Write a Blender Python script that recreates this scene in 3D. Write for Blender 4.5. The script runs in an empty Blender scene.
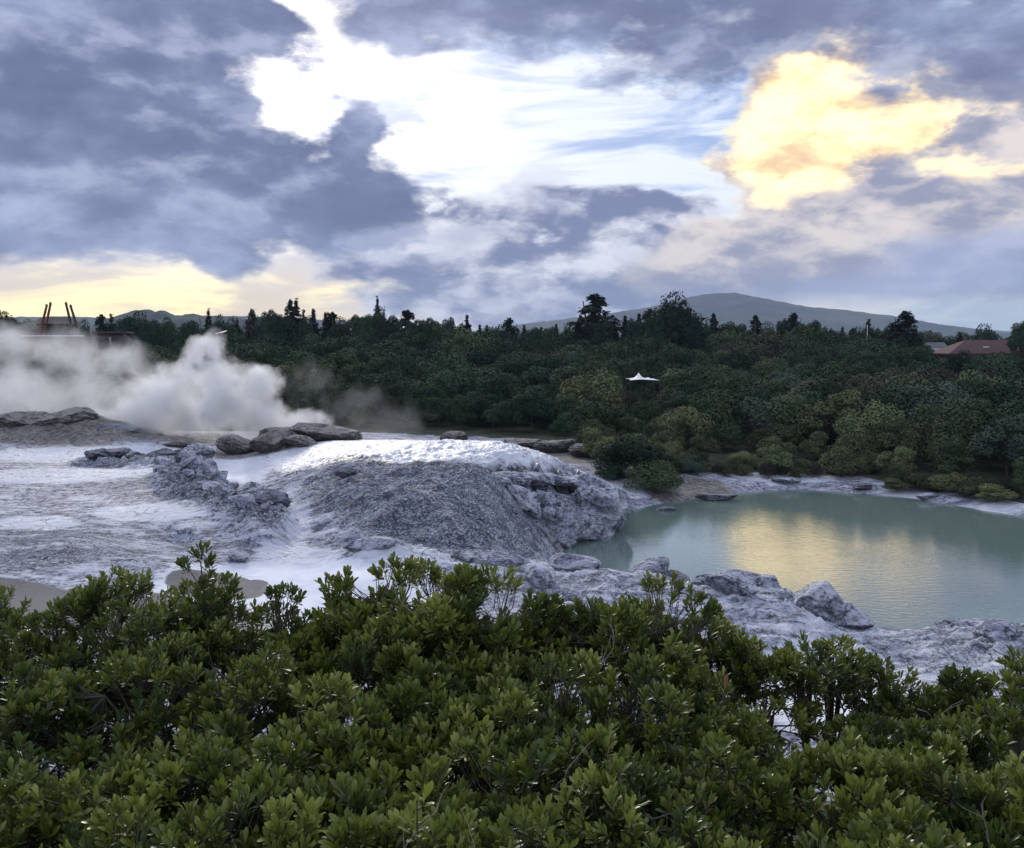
import bpy, bmesh, math, random
import numpy as np
from mathutils import Vector, Matrix, Euler

R = math.radians
scene = bpy.context.scene
C = scene.collection

# ------------------------------------------------------------------ camera
CAMZ, FPX, W, H = 12.0, 887.0, 1024, 848
HOR = 340.0
PITCH = math.atan((H / 2 - HOR) / FPX)
cd = bpy.data.cameras.new('camera')
cam = bpy.data.objects.new('camera', cd)
C.objects.link(cam)
cam.location = (0, 0, CAMZ)
cam.rotation_euler = (math.pi / 2 - PITCH, 0, 0)
cd.sensor_fit = 'HORIZONTAL'
cd.sensor_width = 36
cd.lens = 36 * FPX / W
cd.clip_start = 0.05
cd.clip_end = 40000
scene.camera = cam


def ray(px, py):
    x = (px - W / 2) / FPX
    y = (H / 2 - py) / FPX
    cp, sp = math.cos(PITCH), math.sin(PITCH)
    return (x, cp + y * sp, -sp + y * cp)


def azel(px, py):
    d = ray(px, py)
    return math.degrees(math.atan2(d[0], d[1])), math.degrees(math.atan2(d[2], math.hypot(d[0], d[1])))


def at(px, py, z):
    """ground point of height z seen along a direction"""
    d = ray(px, py)
    t = (z - CAMZ) / d[2]
    return (d[0] * t, d[1] * t)


def far(px, dist):
    d = ray(px, HOR)
    k = dist / d[1]
    return (d[0] * k, dist)


def hz(py, dist, px=512):
    """height seen at picture row py at distance dist (forward metres)"""
    d = ray(px, py)
    return CAMZ + d[2] / d[1] * dist


# ------------------------------------------------------------------ render settings
scene.view_settings.view_transform = 'Standard'
scene.view_settings.look = 'None'
scene.view_settings.exposure = 0.32
scene.view_settings.gamma = 1.0
try:
    scene.view_settings.use_curve_mapping = False
except Exception:
    pass
scene.cycles.volume_step_rate = 1.0
scene.cycles.volume_max_steps = 256
scene.cycles.max_bounces = 5
scene.cycles.volume_bounces = 3
scene.cycles.diffuse_bounces = 2
scene.cycles.glossy_bounces = 2

SUN_AZ, SUN_EL = -14.0, 24.0     # degrees; azimuth from +Y towards +X

# ------------------------------------------------------------------ node helpers


class NT:
    def __init__(self, tree):
        self.t = tree
        self.n = tree.nodes
        self.l = tree.links

    def new(self, kind, **kw):
        n = self.n.new(kind)
        for k, v in kw.items():
            setattr(n, k, v)
        return n

    def put(self, sock, v):
        if hasattr(v, 'is_linked') or isinstance(v, bpy.types.NodeSocket):
            self.l.new(v, sock)
        elif v is not None:
            sock.default_value = v

    def math(self, op, a, b=None, c=None, clamp=False):
        n = self.new('ShaderNodeMath', operation=op)
        n.use_clamp = clamp
        self.put(n.inputs[0], a)
        if b is not None:
            self.put(n.inputs[1], b)
        if c is not None:
            self.put(n.inputs[2], c)
        return n.outputs[0]

    def vmath(self, op, a, b=None, scale=None):
        n = self.new('ShaderNodeVectorMath', operation=op)
        self.put(n.inputs[0], a)
        if b is not None:
            self.put(n.inputs[1], b)
        if scale is not None:
            self.put(n.inputs['Scale'], scale)
        return n.outputs[1] if op in ('LENGTH', 'DISTANCE', 'DOT_PRODUCT') else n.outputs[0]

    def sstep(self, v, a, b, lo=0.0, hi=1.0):
        n = self.new('ShaderNodeMapRange', interpolation_type='SMOOTHSTEP')
        self.put(n.inputs[0], v)
        n.inputs[1].default_value = a
        n.inputs[2].default_value = b
        n.inputs[3].default_value = lo
        n.inputs[4].default_value = hi
        return n.outputs[0]

    def lin(self, v, a, b, lo=0.0, hi=1.0):
        n = self.new('ShaderNodeMapRange')
        self.put(n.inputs[0], v)
        n.inputs[1].default_value = a
        n.inputs[2].default_value = b
        n.inputs[3].default_value = lo
        n.inputs[4].default_value = hi
        return n.outputs[0]

    def noise(self, vec, scale, detail=4, rough=0.55, dist=0.0, color=False, lac=2.0):
        n = self.new('ShaderNodeTexNoise')
        self.put(n.inputs['Vector'], vec)
        n.inputs['Scale'].default_value = scale
        n.inputs['Detail'].default_value = detail
        n.inputs['Roughness'].default_value = rough
        n.inputs['Lacunarity'].default_value = lac
        n.inputs['Distortion'].default_value = dist
        return n.outputs[1] if color else n.outputs[0]

    def mix(self, f, a, b, blend='MIX'):
        n = self.new('ShaderNodeMix', data_type='RGBA', blend_type=blend)
        self.put(n.inputs[0], f)
        self.put(n.inputs[6], a if not isinstance(a, tuple) else (a + (1,))[:4])
        self.put(n.inputs[7], b if not isinstance(b, tuple) else (b + (1,))[:4])
        return n.outputs[2]

    def mapping(self, vec, loc=(0, 0, 0), rot=(0, 0, 0), scale=(1, 1, 1), kind='POINT'):
        n = self.new('ShaderNodeMapping', vector_type=kind)
        self.put(n.inputs[0], vec)
        n.inputs[1].default_value = loc
        n.inputs[2].default_value = rot
        n.inputs[3].default_value = scale
        return n.outputs[0]


def lin_rgb(r, g, b, k=1.0):
    def f(c):
        c = c / 255.0
        return c / 12.92 if c <= 0.04045 else ((c + 0.055) / 1.055) ** 2.4
    return (f(r) * k, f(g) * k, f(b) * k)


# ------------------------------------------------------------------ world: daylight sky with cloud layers
world = bpy.data.worlds.new('World')
scene.world = world
world.use_nodes = True
nt = NT(world.node_tree)
nt.n.clear()
wout = nt.new('ShaderNodeOutputWorld')
tc = nt.new('ShaderNodeTexCoord')
D = tc.outputs['Generated']
sep = nt.new('ShaderNodeSeparateXYZ')
nt.l.new(D, sep.inputs[0])
AZ = nt.math('MULTIPLY', nt.math('ARCTAN2', sep.outputs[0], sep.outputs[1]), 180 / math.pi)
EL = nt.math('MULTIPLY', nt.math('ARCSINE', sep.outputs[2]), 180 / math.pi)
ae = nt.new('ShaderNodeCombineXYZ')
nt.l.new(AZ, ae.inputs[0])
nt.l.new(EL, ae.inputs[1])
AE = ae.outputs[0]
# stretched direction for cloud noise: flatter structures near the horizon
DS = nt.mapping(D, scale=(1, 1, 2.1))
w1 = nt.vmath('SUBTRACT', nt.noise(DS, 5.0, 3, 0.5, color=True), (0.5, 0.5, 0.5))
w2 = nt.vmath('SUBTRACT', nt.noise(DS, 17.0, 4, 0.6, color=True), (0.5, 0.5, 0.5))
WSC = nt.sstep(EL, 1.0, 13.0, 0.25, 1.0)              # calmer, flatter cloud bases near the horizon
WAE = nt.vmath('ADD', AE, nt.vmath('SCALE', nt.vmath('ADD', nt.vmath('MULTIPLY', w1, (9, 5, 0)), nt.vmath('MULTIPLY', w2, (4.5, 3.4, 0))), scale=WSC))
NF = nt.noise(DS, 12.0, 7, 0.60)                     # fine edge noise
WD = nt.vmath('ADD', DS, nt.vmath('SCALE', w2, scale=0.05))
NR = nt.noise(WD, 7.0, 5, 0.54)
NRs = nt.noise(nt.vmath('ADD', WD, (0.015, 0.0, -0.045)), 7.0, 5, 0.54)
REL = nt.math('MULTIPLY_ADD', nt.math('SUBTRACT', NF, 0.5), 1.1, nt.lin(nt.math('SUBTRACT', NR, NRs), -0.20, 0.20))   # relief towards the light
NL = nt.noise(DS, 3.2, 4, 0.5)                       # large tone
NM = nt.noise(nt.mapping(D, scale=(1, 1, 4.5)), 4.5, 5, 0.6, 0.4)  # streaks


def blobs(items, vec=None):
    """field > 0 inside warped ellipses given by picture-direction (px,py,rx,ry)"""
    cur = None
    for (px, py, rx, ry) in items:
        a, e = azel(px, py)
        k = 57.3 / FPX
        ix, iy = 1 / (rx * k * math.cos(R(a))), 1 / (ry * k * math.cos(R(a)))
        n = nt.new('ShaderNodeVectorMath', operation='MULTIPLY_ADD')
        nt.l.new(vec or WAE, n.inputs[0])
        n.inputs[1].default_value = (ix, iy, 0)
        n.inputs[2].default_value = (-a * ix, -e * iy, 0)
        f = nt.math('MULTIPLY_ADD', nt.vmath('LENGTH', n.outputs[0]), -min(rx, ry) / 60.0, min(rx, ry) / 60.0)
        cur = f if cur is None else nt.math('SMOOTH_MAX', cur, f, 0.25)
    return cur


NFC = nt.math('SUBTRACT', NF, 0.5)


def layer(base, items, col, edge=(-0.1, 0.25), amp=1.0, opacity=1.0, rim=None, rimw=0.3):
    f = blobs(items)
    f = nt.math('MULTIPLY_ADD', NFC, amp, f)
    m = nt.sstep(f, edge[0], edge[1])
    if rim is not None:                        # thin sunlit edge of a cloud
        col = nt.mix(nt.sstep(f, edge[0] + 0.02, edge[0] + rimw), rim, col)
    if opacity != 1.0:
        m = nt.math('MULTIPLY', m, opacity)
    return nt.mix(m, base, col)


# clear part: Nishita sky, seen between the clouds as pale blue
sky = nt.new('ShaderNodeTexSky', sky_type='NISHITA')
sky.sun_disc = False
sky.sun_elevation = R(SUN_EL)
sky.sun_rotation = R(SUN_AZ)
sky.air_density = 1.0
sky.dust_density = 2.0
SKYC = nt.vmath('SCALE', sky.outputs[0], scale=0.10)
sd = (math.sin(R(SUN_AZ)) * math.cos(R(SUN_EL)), math.cos(R(SUN_AZ)) * math.cos(R(SUN_EL)), math.sin(R(SUN_EL)))
dot = nt.vmath('DOT_PRODUCT', D, sd)
# thin bright veil with bluish streaks, brighter around the hidden sun
veil = nt.mix(nt.sstep(NM, 0.40, 0.58), lin_rgb(140, 168, 216), lin_rgb(226, 234, 250))
veil = nt.mix(nt.math('MULTIPLY', nt.sstep(dot, 0.965, 1.0), 0.45), veil, lin_rgb(255, 252, 246, 1.35))
base = nt.mix(0.90, SKYC, veil)
lowl = nt.math('MULTIPLY', nt.sstep(EL, 7.0, 1.5), nt.sstep(AZ, 1.0, -12.0))
base = nt.mix(lowl, base, nt.mix(nt.sstep(NM, 0.40, 0.62), lin_rgb(244, 220, 178, 1.25), lin_rgb(255, 234, 150, 2.2)))
lowr = nt.math('MULTIPLY', nt.sstep(EL, 5.0, 1.0), nt.sstep(AZ, 4.0, 20.0))
base = nt.mix(nt.math('MULTIPLY', lowr, 0.85), base, nt.mix(nt.sstep(NM, 0.45, 0.62), lin_rgb(186, 200, 212), lin_rgb(250, 246, 230)))

SIL = lin_rgb(240, 240, 246)
DARK = nt.mix(nt.sstep(NL, 0.38, 0.66), lin_rgb(98, 108, 142), lin_rgb(150, 160, 194))
DARK = nt.mix(nt.math('MULTIPLY', nt.sstep(REL, 0.42, 0.95), 0.55), DARK, lin_rgb(186, 194, 220))
DARKN = nt.mix(nt.math('MULTIPLY', nt.sstep(REL, 0.55, 0.05), 0.55), DARK, lin_rgb(82, 90, 124))
GREY = nt.mix(nt.sstep(REL, 0.22, 0.80), lin_rgb(112, 120, 154), lin_rgb(226, 228, 238))
GOLD = nt.mix(nt.sstep(REL, 0.12, 0.72), lin_rgb(236, 200, 156), lin_rgb(255, 229, 168, 1.85))
PEARL = nt.mix(nt.sstep(REL, 0.2, 0.80), lin_rgb(142, 144, 166), lin_rgb(222, 212, 206))

c = base
# middle distance grey heaps under the bright gap
c = layer(c, [(455, 232, 70, 24), (548, 212, 54, 32), (640, 236, 90, 46), (500, 262, 80, 26), (560, 290, 170, 34),
              (390, 272, 60, 14), (450, 300, 90, 16), (660, 285, 120, 36), (236, 258, 30, 14), (600, 312, 140, 14)], GREY, (-0.20, 0.10), 0.9, 1.0, SIL, 0.26)
c = layer(c, [(548, 212, 48, 22), (460, 238, 80, 15), (400, 272, 70, 10), (600, 298, 140, 16), (670, 262, 50, 30)], DARKN, (-0.04, 0.34), 1.0, 0.6)
# towering cloud lit warm
c = layer(c, [(835, 80, 84, 62), (800, 150, 74, 62), (880, 130, 100, 76), (950, 150, 110, 76), (780, 195, 62, 40), (1020, 130, 90, 80)], PEARL, (-0.06, 0.20), 0.8, 1.0, lin_rgb(250, 238, 214), 0.3)
c = layer(c, [(830, 92, 72, 60), (800, 145, 66, 58), (780, 190, 46, 36), (872, 132, 66, 48), (905, 96, 40, 34)], GOLD, (-0.06, 0.42), 0.9)
c = layer(c, [(935, 112, 60, 18), (950, 166, 56, 18), (890, 192, 40, 12)], GOLD, (0.0, 0.34), 1.3, 0.8)
c = layer(c, [(905, 98, 40, 9), (872, 118, 30, 7), (930, 202, 100, 14), (850, 198, 70, 9), (1000, 190, 60, 24), (820, 60, 30, 6)], DARK, (-0.05, 0.34), 1.2, 0.6)
# flat based bank low right
c = layer(c, [(790, 248, 130, 44), (900, 240, 140, 50), (1010, 250, 120, 50), (730, 275, 90, 30), (1120, 240, 120, 60)], PEARL, (-0.14, 0.12), 0.7, 1.0, lin_rgb(236, 226, 216), 0.25)
c = layer(c, [(860, 288, 210, 18), (1000, 266, 130, 32), (720, 296, 110, 14), (1150, 260, 140, 40)], DARK, (-0.12, 0.26), 0.5, 0.92)
# the big dark sheet on the left and the dark band along the top
c = layer(c, [(20, 110, 200, 140), (170, 185, 190, 72), (330, 205, 110, 50), (345, 152, 40, 48), (70, 20, 190, 60), (225, 14, 95, 46), (-150, 80, 250, 190),
              (60, 218, 180, 26), (230, 222, 140, 24), (240, 252, 24, 16)], DARKN, (-0.10, 0.20), 0.9, 1.0, SIL, 0.16)
c = layer(c, [(430, 14, 100, 46), (560, 16, 130, 40), (690, 46, 120, 34), (650, -40, 330, 60), (860, 0, 150, 44), (985, 44, 110, 50), (345, -6, 26, 12), (1150, 40, 150, 70),
              (640, 76, 50, 14)], DARKN, (-0.10, 0.32), 1.1, 0.95, SIL, 0.16)
# everything above and behind the view: broken overcast
up = nt.sstep(EL, 30.0, 40.0)
back = nt.math('MAXIMUM', nt.sstep(AZ, 44.0, 60.0), nt.sstep(AZ, -44.0, -60.0))
msk = nt.math('MAXIMUM', up, back)
over = nt.mix(nt.sstep(nt.noise(DS, 2.6, 6, 0.55), 0.40, 0.62), lin_rgb(206, 216, 238, 1.15), lin_rgb(128, 138, 166, 1.1))
c = nt.mix(msk, c, over)
# below the horizon (never seen, only keeps the light even)
c = nt.mix(nt.sstep(EL, -0.5, -3.0), c, lin_rgb(110, 118, 120))
bg = nt.new('ShaderNodeBackground')
nt.l.new(c, bg.inputs[0])
bg.inputs[1].default_value = 1.0
nt.l.new(bg.outputs[0], wout.inputs[0])
try:
    world.cycles.sampling_method = 'MANUAL'
    world.cycles.sample_map_resolution = 1024
except Exception:
    pass

# ------------------------------------------------------------------ sun behind thin cloud
sl = bpy.data.lights.new('sun', 'SUN')
sl.energy = 1.5
sl.angle = R(14)
sl.color = (1.0, 0.93, 0.82)
so = bpy.data.objects.new('sun', sl)
C.objects.link(so)
so.rotation_euler = Vector(sd).to_track_quat('Z', 'Y').to_euler()

# ------------------------------------------------------------------ object helpers


def tag(o, label=None, cat=None, group=None, kind=None):
    if label:
        o['label'] = label
    if cat:
        o['category'] = cat
    if group:
        o['group'] = group
    if kind:
        o['kind'] = kind
    return o


def empty(name, loc=(0, 0, 0), rz=0.0):
    o = bpy.data.objects.new(name, None)
    C.objects.link(o)
    o.location = loc
    o.rotation_euler = (0, 0, rz)
    o.empty_display_size = 0.3
    return o


def mesh_np(name, verts, faces, mat=None, smooth=False):
    """verts (n,3), faces (m,k) numpy array"""
    me = bpy.data.meshes.new(name)
    v = np.asarray(verts, dtype=np.float32)
    fa = np.asarray(faces, dtype=np.int32)
    k = fa.shape[1]
    me.vertices.add(len(v))
    me.vertices.foreach_set('co', v.ravel())
    me.loops.add(fa.size)
    me.loops.foreach_set('vertex_index', fa.ravel())
    me.polygons.add(len(fa))
    me.polygons.foreach_set('loop_start', np.arange(0, fa.size, k, dtype=np.int32))
    me.polygons.foreach_set('loop_total', np.full(len(fa), k, dtype=np.int32))
    if smooth:
        me.polygons.foreach_set('use_smooth', np.ones(len(fa), dtype=bool))
    me.update(calc_edges=True)
    me.validate()
    if mat:
        me.materials.append(mat)
    return me


def obj(name, me, parent=None, loc=None):
    o = bpy.data.objects.new(name, me)
    C.objects.link(o)
    if parent:
        o.parent = parent
    if loc is not None:
        o.location = loc
    return o


def attr(me, name, arr, kind='FLOAT'):
    a = me.attributes.new(name, kind, 'POINT')
    if kind == 'FLOAT':
        a.data.foreach_set('value', np.asarray(arr, dtype=np.float32).ravel())
    else:
        a.data.foreach_set('color', np.asarray(arr, dtype=np.float32).ravel())


# numpy gradient noise ------------------------------------------------------
_rng = np.random.RandomState(7)
_perm = _rng.permutation(4096).astype(np.int64)
_grad = _rng.normal(size=(4096, 3))
_grad /= np.linalg.norm(_grad, axis=1)[:, None]


def _h(ix, iy, iz):
    return _perm[(_perm[(_perm[ix & 4095] + iy) & 4095] + iz) & 4095]


def pn(x, y, z):
    x = np.asarray(x, dtype=np.float64)
    y = np.asarray(y, dtype=np.float64) + np.zeros_like(x)
    z = np.asarray(z, dtype=np.float64) + np.zeros_like(x)
    ix, iy, iz = np.floor(x).astype(np.int64), np.floor(y).astype(np.int64), np.floor(z).astype(np.int64)
    fx, fy, fz = x - ix, y - iy, z - iz
    u, v, w = [t * t * t * (t * (t * 6 - 15) + 10) for t in (fx, fy, fz)]
    out = 0
    for dx in (0, 1):
        for dy in (0, 1):
            for dz in (0, 1):
                g = _grad[_h(ix + dx, iy + dy, iz + dz)]
                d = g[..., 0] * (fx - dx) + g[..., 1] * (fy - dy) + g[..., 2] * (fz - dz)
                out = out + d * (u if dx else 1 - u) * (v if dy else 1 - v) * (w if dz else 1 - w)
    return out * 1.5


def fbm(x, y, z, o=4, g=0.5, ridge=False):
    s, a, t = 0, 1.0, 0
    f = 1.0
    for i in range(o):
        n = pn(x * f + i * 17.3, y * f + i * 5.1, z * f + i * 9.7)
        if ridge:
            n = 1 - 2 * np.abs(n)
        s = s + n * a
        t += a
        a *= g
        f *= 2.03
    return s / t


def sst(v, a, b):
    t = np.clip((v - a) / (b - a), 0, 1)
    return t * t * (3 - 2 * t)
#@@STAGE
# ------------------------------------------------------------------ materials


def new_mat(name):
    m = bpy.data.materials.new(name)
    m.use_nodes = True
    t = NT(m.node_tree)
    b = m.node_tree.nodes['Principled BSDF']
    return m, t, b


def bump(t, b, h, strength, dist):
    n = t.new('ShaderNodeBump')
    n.inputs['Strength'].default_value = strength
    n.inputs['Distance'].default_value = dist
    t.l.new(h, n.inputs['Height'])
    t.l.new(n.outputs[0], b.inputs['Normal'])
    return n


def geo_pos(t):
    return t.new('ShaderNodeNewGeometry').outputs['Position']


def obj_pos(t):
    return t.new('ShaderNodeTexCoord').outputs['Object']


def get_attr(t, name, out='Fac'):
    n = t.new('ShaderNodeAttribute', attribute_name=name)
    return n.outputs[out]


def sinter_material():
    """silica terrace: pale crust, grey-blue rock, brown algae film as material zones; dark zones partly painted shade"""
    m, t, b = new_mat('sinter')
    P = geo_pos(t)
    wv = t.vmath('SUBTRACT', t.noise(P, 0.5, 3, 0.5, color=True), (0.5, 0.5, 0.5))
    PW = t.vmath('ADD', P, t.vmath('SCALE', wv, scale=1.2))
    n1 = t.noise(PW, 0.55, 8, 0.62)
    n2 = t.noise(PW, 3.2, 7, 0.62)
    n3 = t.noise(t.mapping(PW, scale=(0.5, 1.6, 1.0), rot=(0, 0, 0.3)), 1.6, 7, 0.65)
    n4 = t.noise(t.mapping(PW, scale=(1, 1, 2.2)), 7.5, 7, 0.7)
    rock = t.mix(t.sstep(t.math('ADD', t.math('MULTIPLY', n2, 0.55), t.math('MULTIPLY', n4, 0.45)), 0.40, 0.57), lin_rgb(58, 60, 74), lin_rgb(170, 172, 188))
    rock = t.mix(t.math('MULTIPLY', t.sstep(n4, 0.52, 0.66), 0.8), rock, lin_rgb(214, 214, 222))
    rock = t.mix(t.math('MULTIPLY', t.sstep(n3, 0.50, 0.62), 0.8), rock, lin_rgb(212, 211, 220))
    rock = t.mix(t.math('MULTIPLY', t.sstep(t.noise(PW, 0.9, 6, 0.6), 0.50, 0.66), 0.65), rock, lin_rgb(66, 68, 80))
    rock = t.mix(t.math('MULTIPLY', t.sstep(t.noise(t.mapping(PW, rot=(0, 0, -0.5), scale=(0.35, 1.1, 0.6)), 1.0, 6, 0.6), 0.53, 0.64), 0.75), rock, lin_rgb(218, 218, 226))
    # dark cracks and pits
    vor = t.new('ShaderNodeTexVoronoi', feature='DISTANCE_TO_EDGE')
    t.l.new(t.vmath('ADD', PW, t.vmath('SCALE', t.vmath('SUBTRACT', t.noise(P, 4.0, 3, 0.5, color=True), (0.5, 0.5, 0.5)), scale=0.5)), vor.inputs['Vector'])
    vor.inputs['Scale'].default_value = 1.1
    smooth = t.math('SUBTRACT', 1.0, t.math('MULTIPLY', get_attr(t, 'flat'), 0.95))
    crack = t.math('MULTIPLY', t.math('MULTIPLY', t.sstep(vor.outputs['Distance'], 0.04, 0.0), t.sstep(n1, 0.50, 0.62)), smooth)
    white = get_attr(t, 'white')
    wm = t.sstep(t.math('ADD', white, t.math('MULTIPLY', t.math('SUBTRACT', n3, 0.5), 1.5)), 0.35, 0.75)
    wcol = t.mix(t.sstep(n1, 0.3, 0.7), lin_rgb(206, 208, 220), lin_rgb(236, 236, 240))
    col = t.mix(wm, rock, wcol)
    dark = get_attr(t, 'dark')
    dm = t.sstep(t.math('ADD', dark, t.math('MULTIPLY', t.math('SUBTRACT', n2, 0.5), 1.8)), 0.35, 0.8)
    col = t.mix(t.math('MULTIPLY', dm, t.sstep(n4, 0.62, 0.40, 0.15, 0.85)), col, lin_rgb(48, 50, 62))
    brown = get_attr(t, 'brown')
    bm = t.sstep(t.math('ADD', brown, t.math('MULTIPLY', t.math('SUBTRACT', n1, 0.5), 1.2)), 0.3, 0.75)
    bcol = t.mix(t.sstep(n2, 0.35, 0.65), lin_rgb(78, 74, 70), lin_rgb(140, 132, 120))
    col = t.mix(t.math('MULTIPLY', bm, 0.85), col, bcol)
    mud = get_attr(t, 'mud')
    col = t.mix(t.sstep(t.math('ADD', mud, t.math('MULTIPLY', t.math('SUBTRACT', n3, 0.5), 0.5)), 0.42, 0.58), col, t.mix(n2, lin_rgb(92, 90, 92), lin_rgb(118, 114, 112)))
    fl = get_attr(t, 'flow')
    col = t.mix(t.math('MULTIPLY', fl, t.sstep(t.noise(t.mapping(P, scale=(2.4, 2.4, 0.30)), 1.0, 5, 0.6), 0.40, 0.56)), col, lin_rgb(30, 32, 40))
    col = t.mix(t.math('MULTIPLY', crack, 0.7), col, lin_rgb(46, 46, 54))
    t.l.new(col, b.inputs['Base Color'])
    wet = get_attr(t, 'wet')
    r = t.lin(t.math('ADD', wet, t.math('MULTIPLY', t.math('SUBTRACT', n2, 0.5), 1.2)), 0.2, 0.9, 0.85, 0.22)
    t.l.new(r, b.inputs['Roughness'])
    h = t.math('ADD', t.math('MULTIPLY', n2, 0.6), t.math('MULTIPLY', n4, 0.22))
    h = t.math('ADD', h, t.math('MULTIPLY', n3, 0.3))
    h = t.math('MULTIPLY', t.math('SUBTRACT', h, t.math('MULTIPLY', crack, 0.5)), smooth)
    bump(t, b, h, 0.9, 0.35)
    return m


def soil_material():
    m, t, b = new_mat('woodland_soil')
    P = geo_pos(t)
    n = t.noise(P, 0.35, 8, 0.65)
    col = t.mix(t.sstep(n, 0.35, 0.65), (0.030, 0.040, 0.018), (0.085, 0.095, 0.045))
    t.l.new(col, b.inputs['Base Color'])
    b.inputs['Roughness'].default_value = 0.95
    bump(t, b, n, 1.0, 1.0)
    return m


def water_material():
    m, t, b = new_mat('milky_pool_water')
    P = geo_pos(t)
    n = t.noise(P, 0.08, 3, 0.5)
    t.l.new(t.mix(n, (0.140, 0.195, 0.172), (0.160, 0.218, 0.192)), b.inputs['Base Color'])
    b.inputs['Roughness'].default_value = 0.04
    b.inputs['IOR'].default_value = 2.9
    r1 = t.noise(t.mapping(P, scale=(1.0, 2.6, 1)), 1.6, 3, 0.5)
    r2 = t.noise(t.mapping(P, scale=(1.0, 2.0, 1)), 5.5, 3, 0.5)
    amt = t.sstep(t.noise(P, 0.13, 2, 0.5), 0.3, 0.7, 0.5, 1.0)
    h = t.math('MULTIPLY', t.math('ADD', r1, t.math('MULTIPLY', r2, 0.35)), amt)
    bump(t, b, h, 1.0, 0.012)
    return m


M = {}
M['sinter'] = sinter_material()
M['soil'] = soil_material()
M['water'] = water_material()

# ------------------------------------------------------------------ terrain heights


def ctrl():
    L = []

    def p(px, py, z):                       # a ground point of height z in a viewing direction
        x, y = at(px, py, z)
        L.append((x, y, z))

    def q(px, d, z):                        # a ground point at forward distance d
        x, y = far(px, d)
        L.append((x, y, z))
    # left plateau
    for px in (-500, -150, 0, 100, 180):
        p(px, 448, 3.5); p(px, 475, 3.35); p(px, 500, 3.1)
    for px in (-500, -150, 0, 100, 190):
        p(px, 530, 2.9)
    for px in (-500, -150, 0, 80, 160):
        p(px, 565, 2.6)
    p(60, 548, 2.95); p(100, 545, 2.95)
    for px in (-500, -150, 0, 100):
        p(px, 620, 2.3)
    # vent hump
    q(60, 76, 5.5); q(25, 76, 4.6); q(90, 76, 5.3); q(125, 75, 4.2); q(0, 77, 4.3); q(-60, 78, 4.4); q(-140, 78, 3.9)
    for px in (-150, -60, 0, 60, 125, 200, 300):
        q(px, 86, 2.9)
    q(60, 71, 3.6); q(0, 71, 3.6)
    # vent area and channel
    p(200, 450, 3.2); p(215, 462, 2.95); p(235, 475, 2.85); p(245, 500, 2.45)
    p(275, 520, 2.3); p(300, 545, 2.1); p(320, 560, 2.0)
    # spill left of the channel
    p(195, 480, 3.5); p(205, 500, 3.4); p(235, 515, 3.1); p(255, 530, 2.9); p(270, 545, 2.5); p(215, 555, 2.3); p(175, 545, 2.4)
    p(160, 470, 3.7)
    # mound crest
    q(290, 66, 4.1); q(330, 65.5, 4.45); q(400, 64, 4.6); q(460, 62.5, 4.7); q(500, 61.5, 4.6); q(530, 60.5, 4.25)
    q(250, 67, 3.3)
    for px, z in ((290, 3.0), (330, 3.2), (400, 3.3), (460, 3.2), (520, 2.6)):
        q(px, 74, z)
    # mound face
    p(290, 470, 3.3); p(300, 500, 3.0); p(310, 525, 2.5)
    p(350, 466, 4.35); p(350, 490, 3.85); p(350, 520, 2.95); p(350, 553, 2.15)
    p(400, 462, 4.5); p(400, 482, 4.15); p(400, 510, 3.5); p(400, 545, 2.3)
    p(450, 462, 4.6); p(450, 478, 4.4); p(450, 497, 3.8); p(450, 525, 3.0); p(450, 556, 1.8)
    # terrace shelf with fluted wall
    p(490, 462, 4.55); p(490, 477, 4.35); p(490, 490, 3.9); p(490, 500, 3.4); p(490, 525, 2.5); p(490, 552, 1.6)
    q(520, 54.5, 4.4); q(520, 52.3, 4.2); q(520, 51.6, 3.2); q(520, 50.8, 2.2); q(520, 49.0, 2.45); q(520, 47.5, 1.6); q(520, 44.5, 1.0)
    q(540, 57, 4.2); q(540, 54.6, 4.0); q(540, 53.9, 3.0); q(540, 53.2, 1.5); q(540, 51.0, 2.4); q(540, 49.6, 1.0); q(540, 47.5, 0.5)
    q(560, 60, 3.55); q(560, 57.2, 3.4); q(560, 56.5, 2.6); q(560, 55.5, 1.0); q(560, 53.2, 2.1); q(560, 51.4, 0.2)
    q(578, 61, 2.95); q(578, 59.2, 2.8); q(578, 58.2, 2.0); q(578, 56.5, 0.9); q(578, 54.5, 2.2); q(578, 52.2, -0.1)
    q(598, 61.5, 2.2); q(598, 59, 2.05); q(598, 56.5, 2.0); q(598, 54.2, 1.0); q(598, 52.6, -0.4)
    q(616, 61.5, 1.5); q(616, 59, 1.3); q(616, 56.0, 0.2)
    q(632, 61.0, -0.3); q(640, 58, -1.2); q(632, 54, -1.2); q(600, 50, -1.2); q(570, 48.5, -0.9); q(556, 48.7, -0.4); q(548, 46.5, 0.2)
    q(560, 64, 3.2); q(600, 66, 1.3); q(560, 70, 1.6); q(620, 64.5, 0.35)
    # ground behind the mound
    for px in (480, 540, 600):
        q(px, 80, 1.3); q(px, 90, 1.5)
    # far shore of the pool
    for px, py in ((640, 508), (680, 501), (730, 494), (760, 491), (800, 489), (850, 492), (900, 496), (950, 503), (1000, 511), (1040, 517), (1120, 532), (1230, 560)):
        x, y = at(px, py, 0.0)
        k = y
        q(px, k - 4, -1.3); q(px, k - 0.6, -0.22); q(px, k + 0.9, 0.28); q(px, k + 4, 0.55); q(px, k + 9, 1.1)
    q(1400, 45, 0.5); q(1400, 36, 0.8); q(1400, 60, 1.2); q(1330, 42, -0.3)
    # pool floor
    for px, d in ((700, 56), (800, 56), (900, 54), (1000, 52), (1100, 48), (1200, 44), (700, 48), (800, 46), (900, 44), (1000, 43), (1100, 40), (640, 47), (1200, 39)):
        q(px, d, -1.6)
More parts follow.
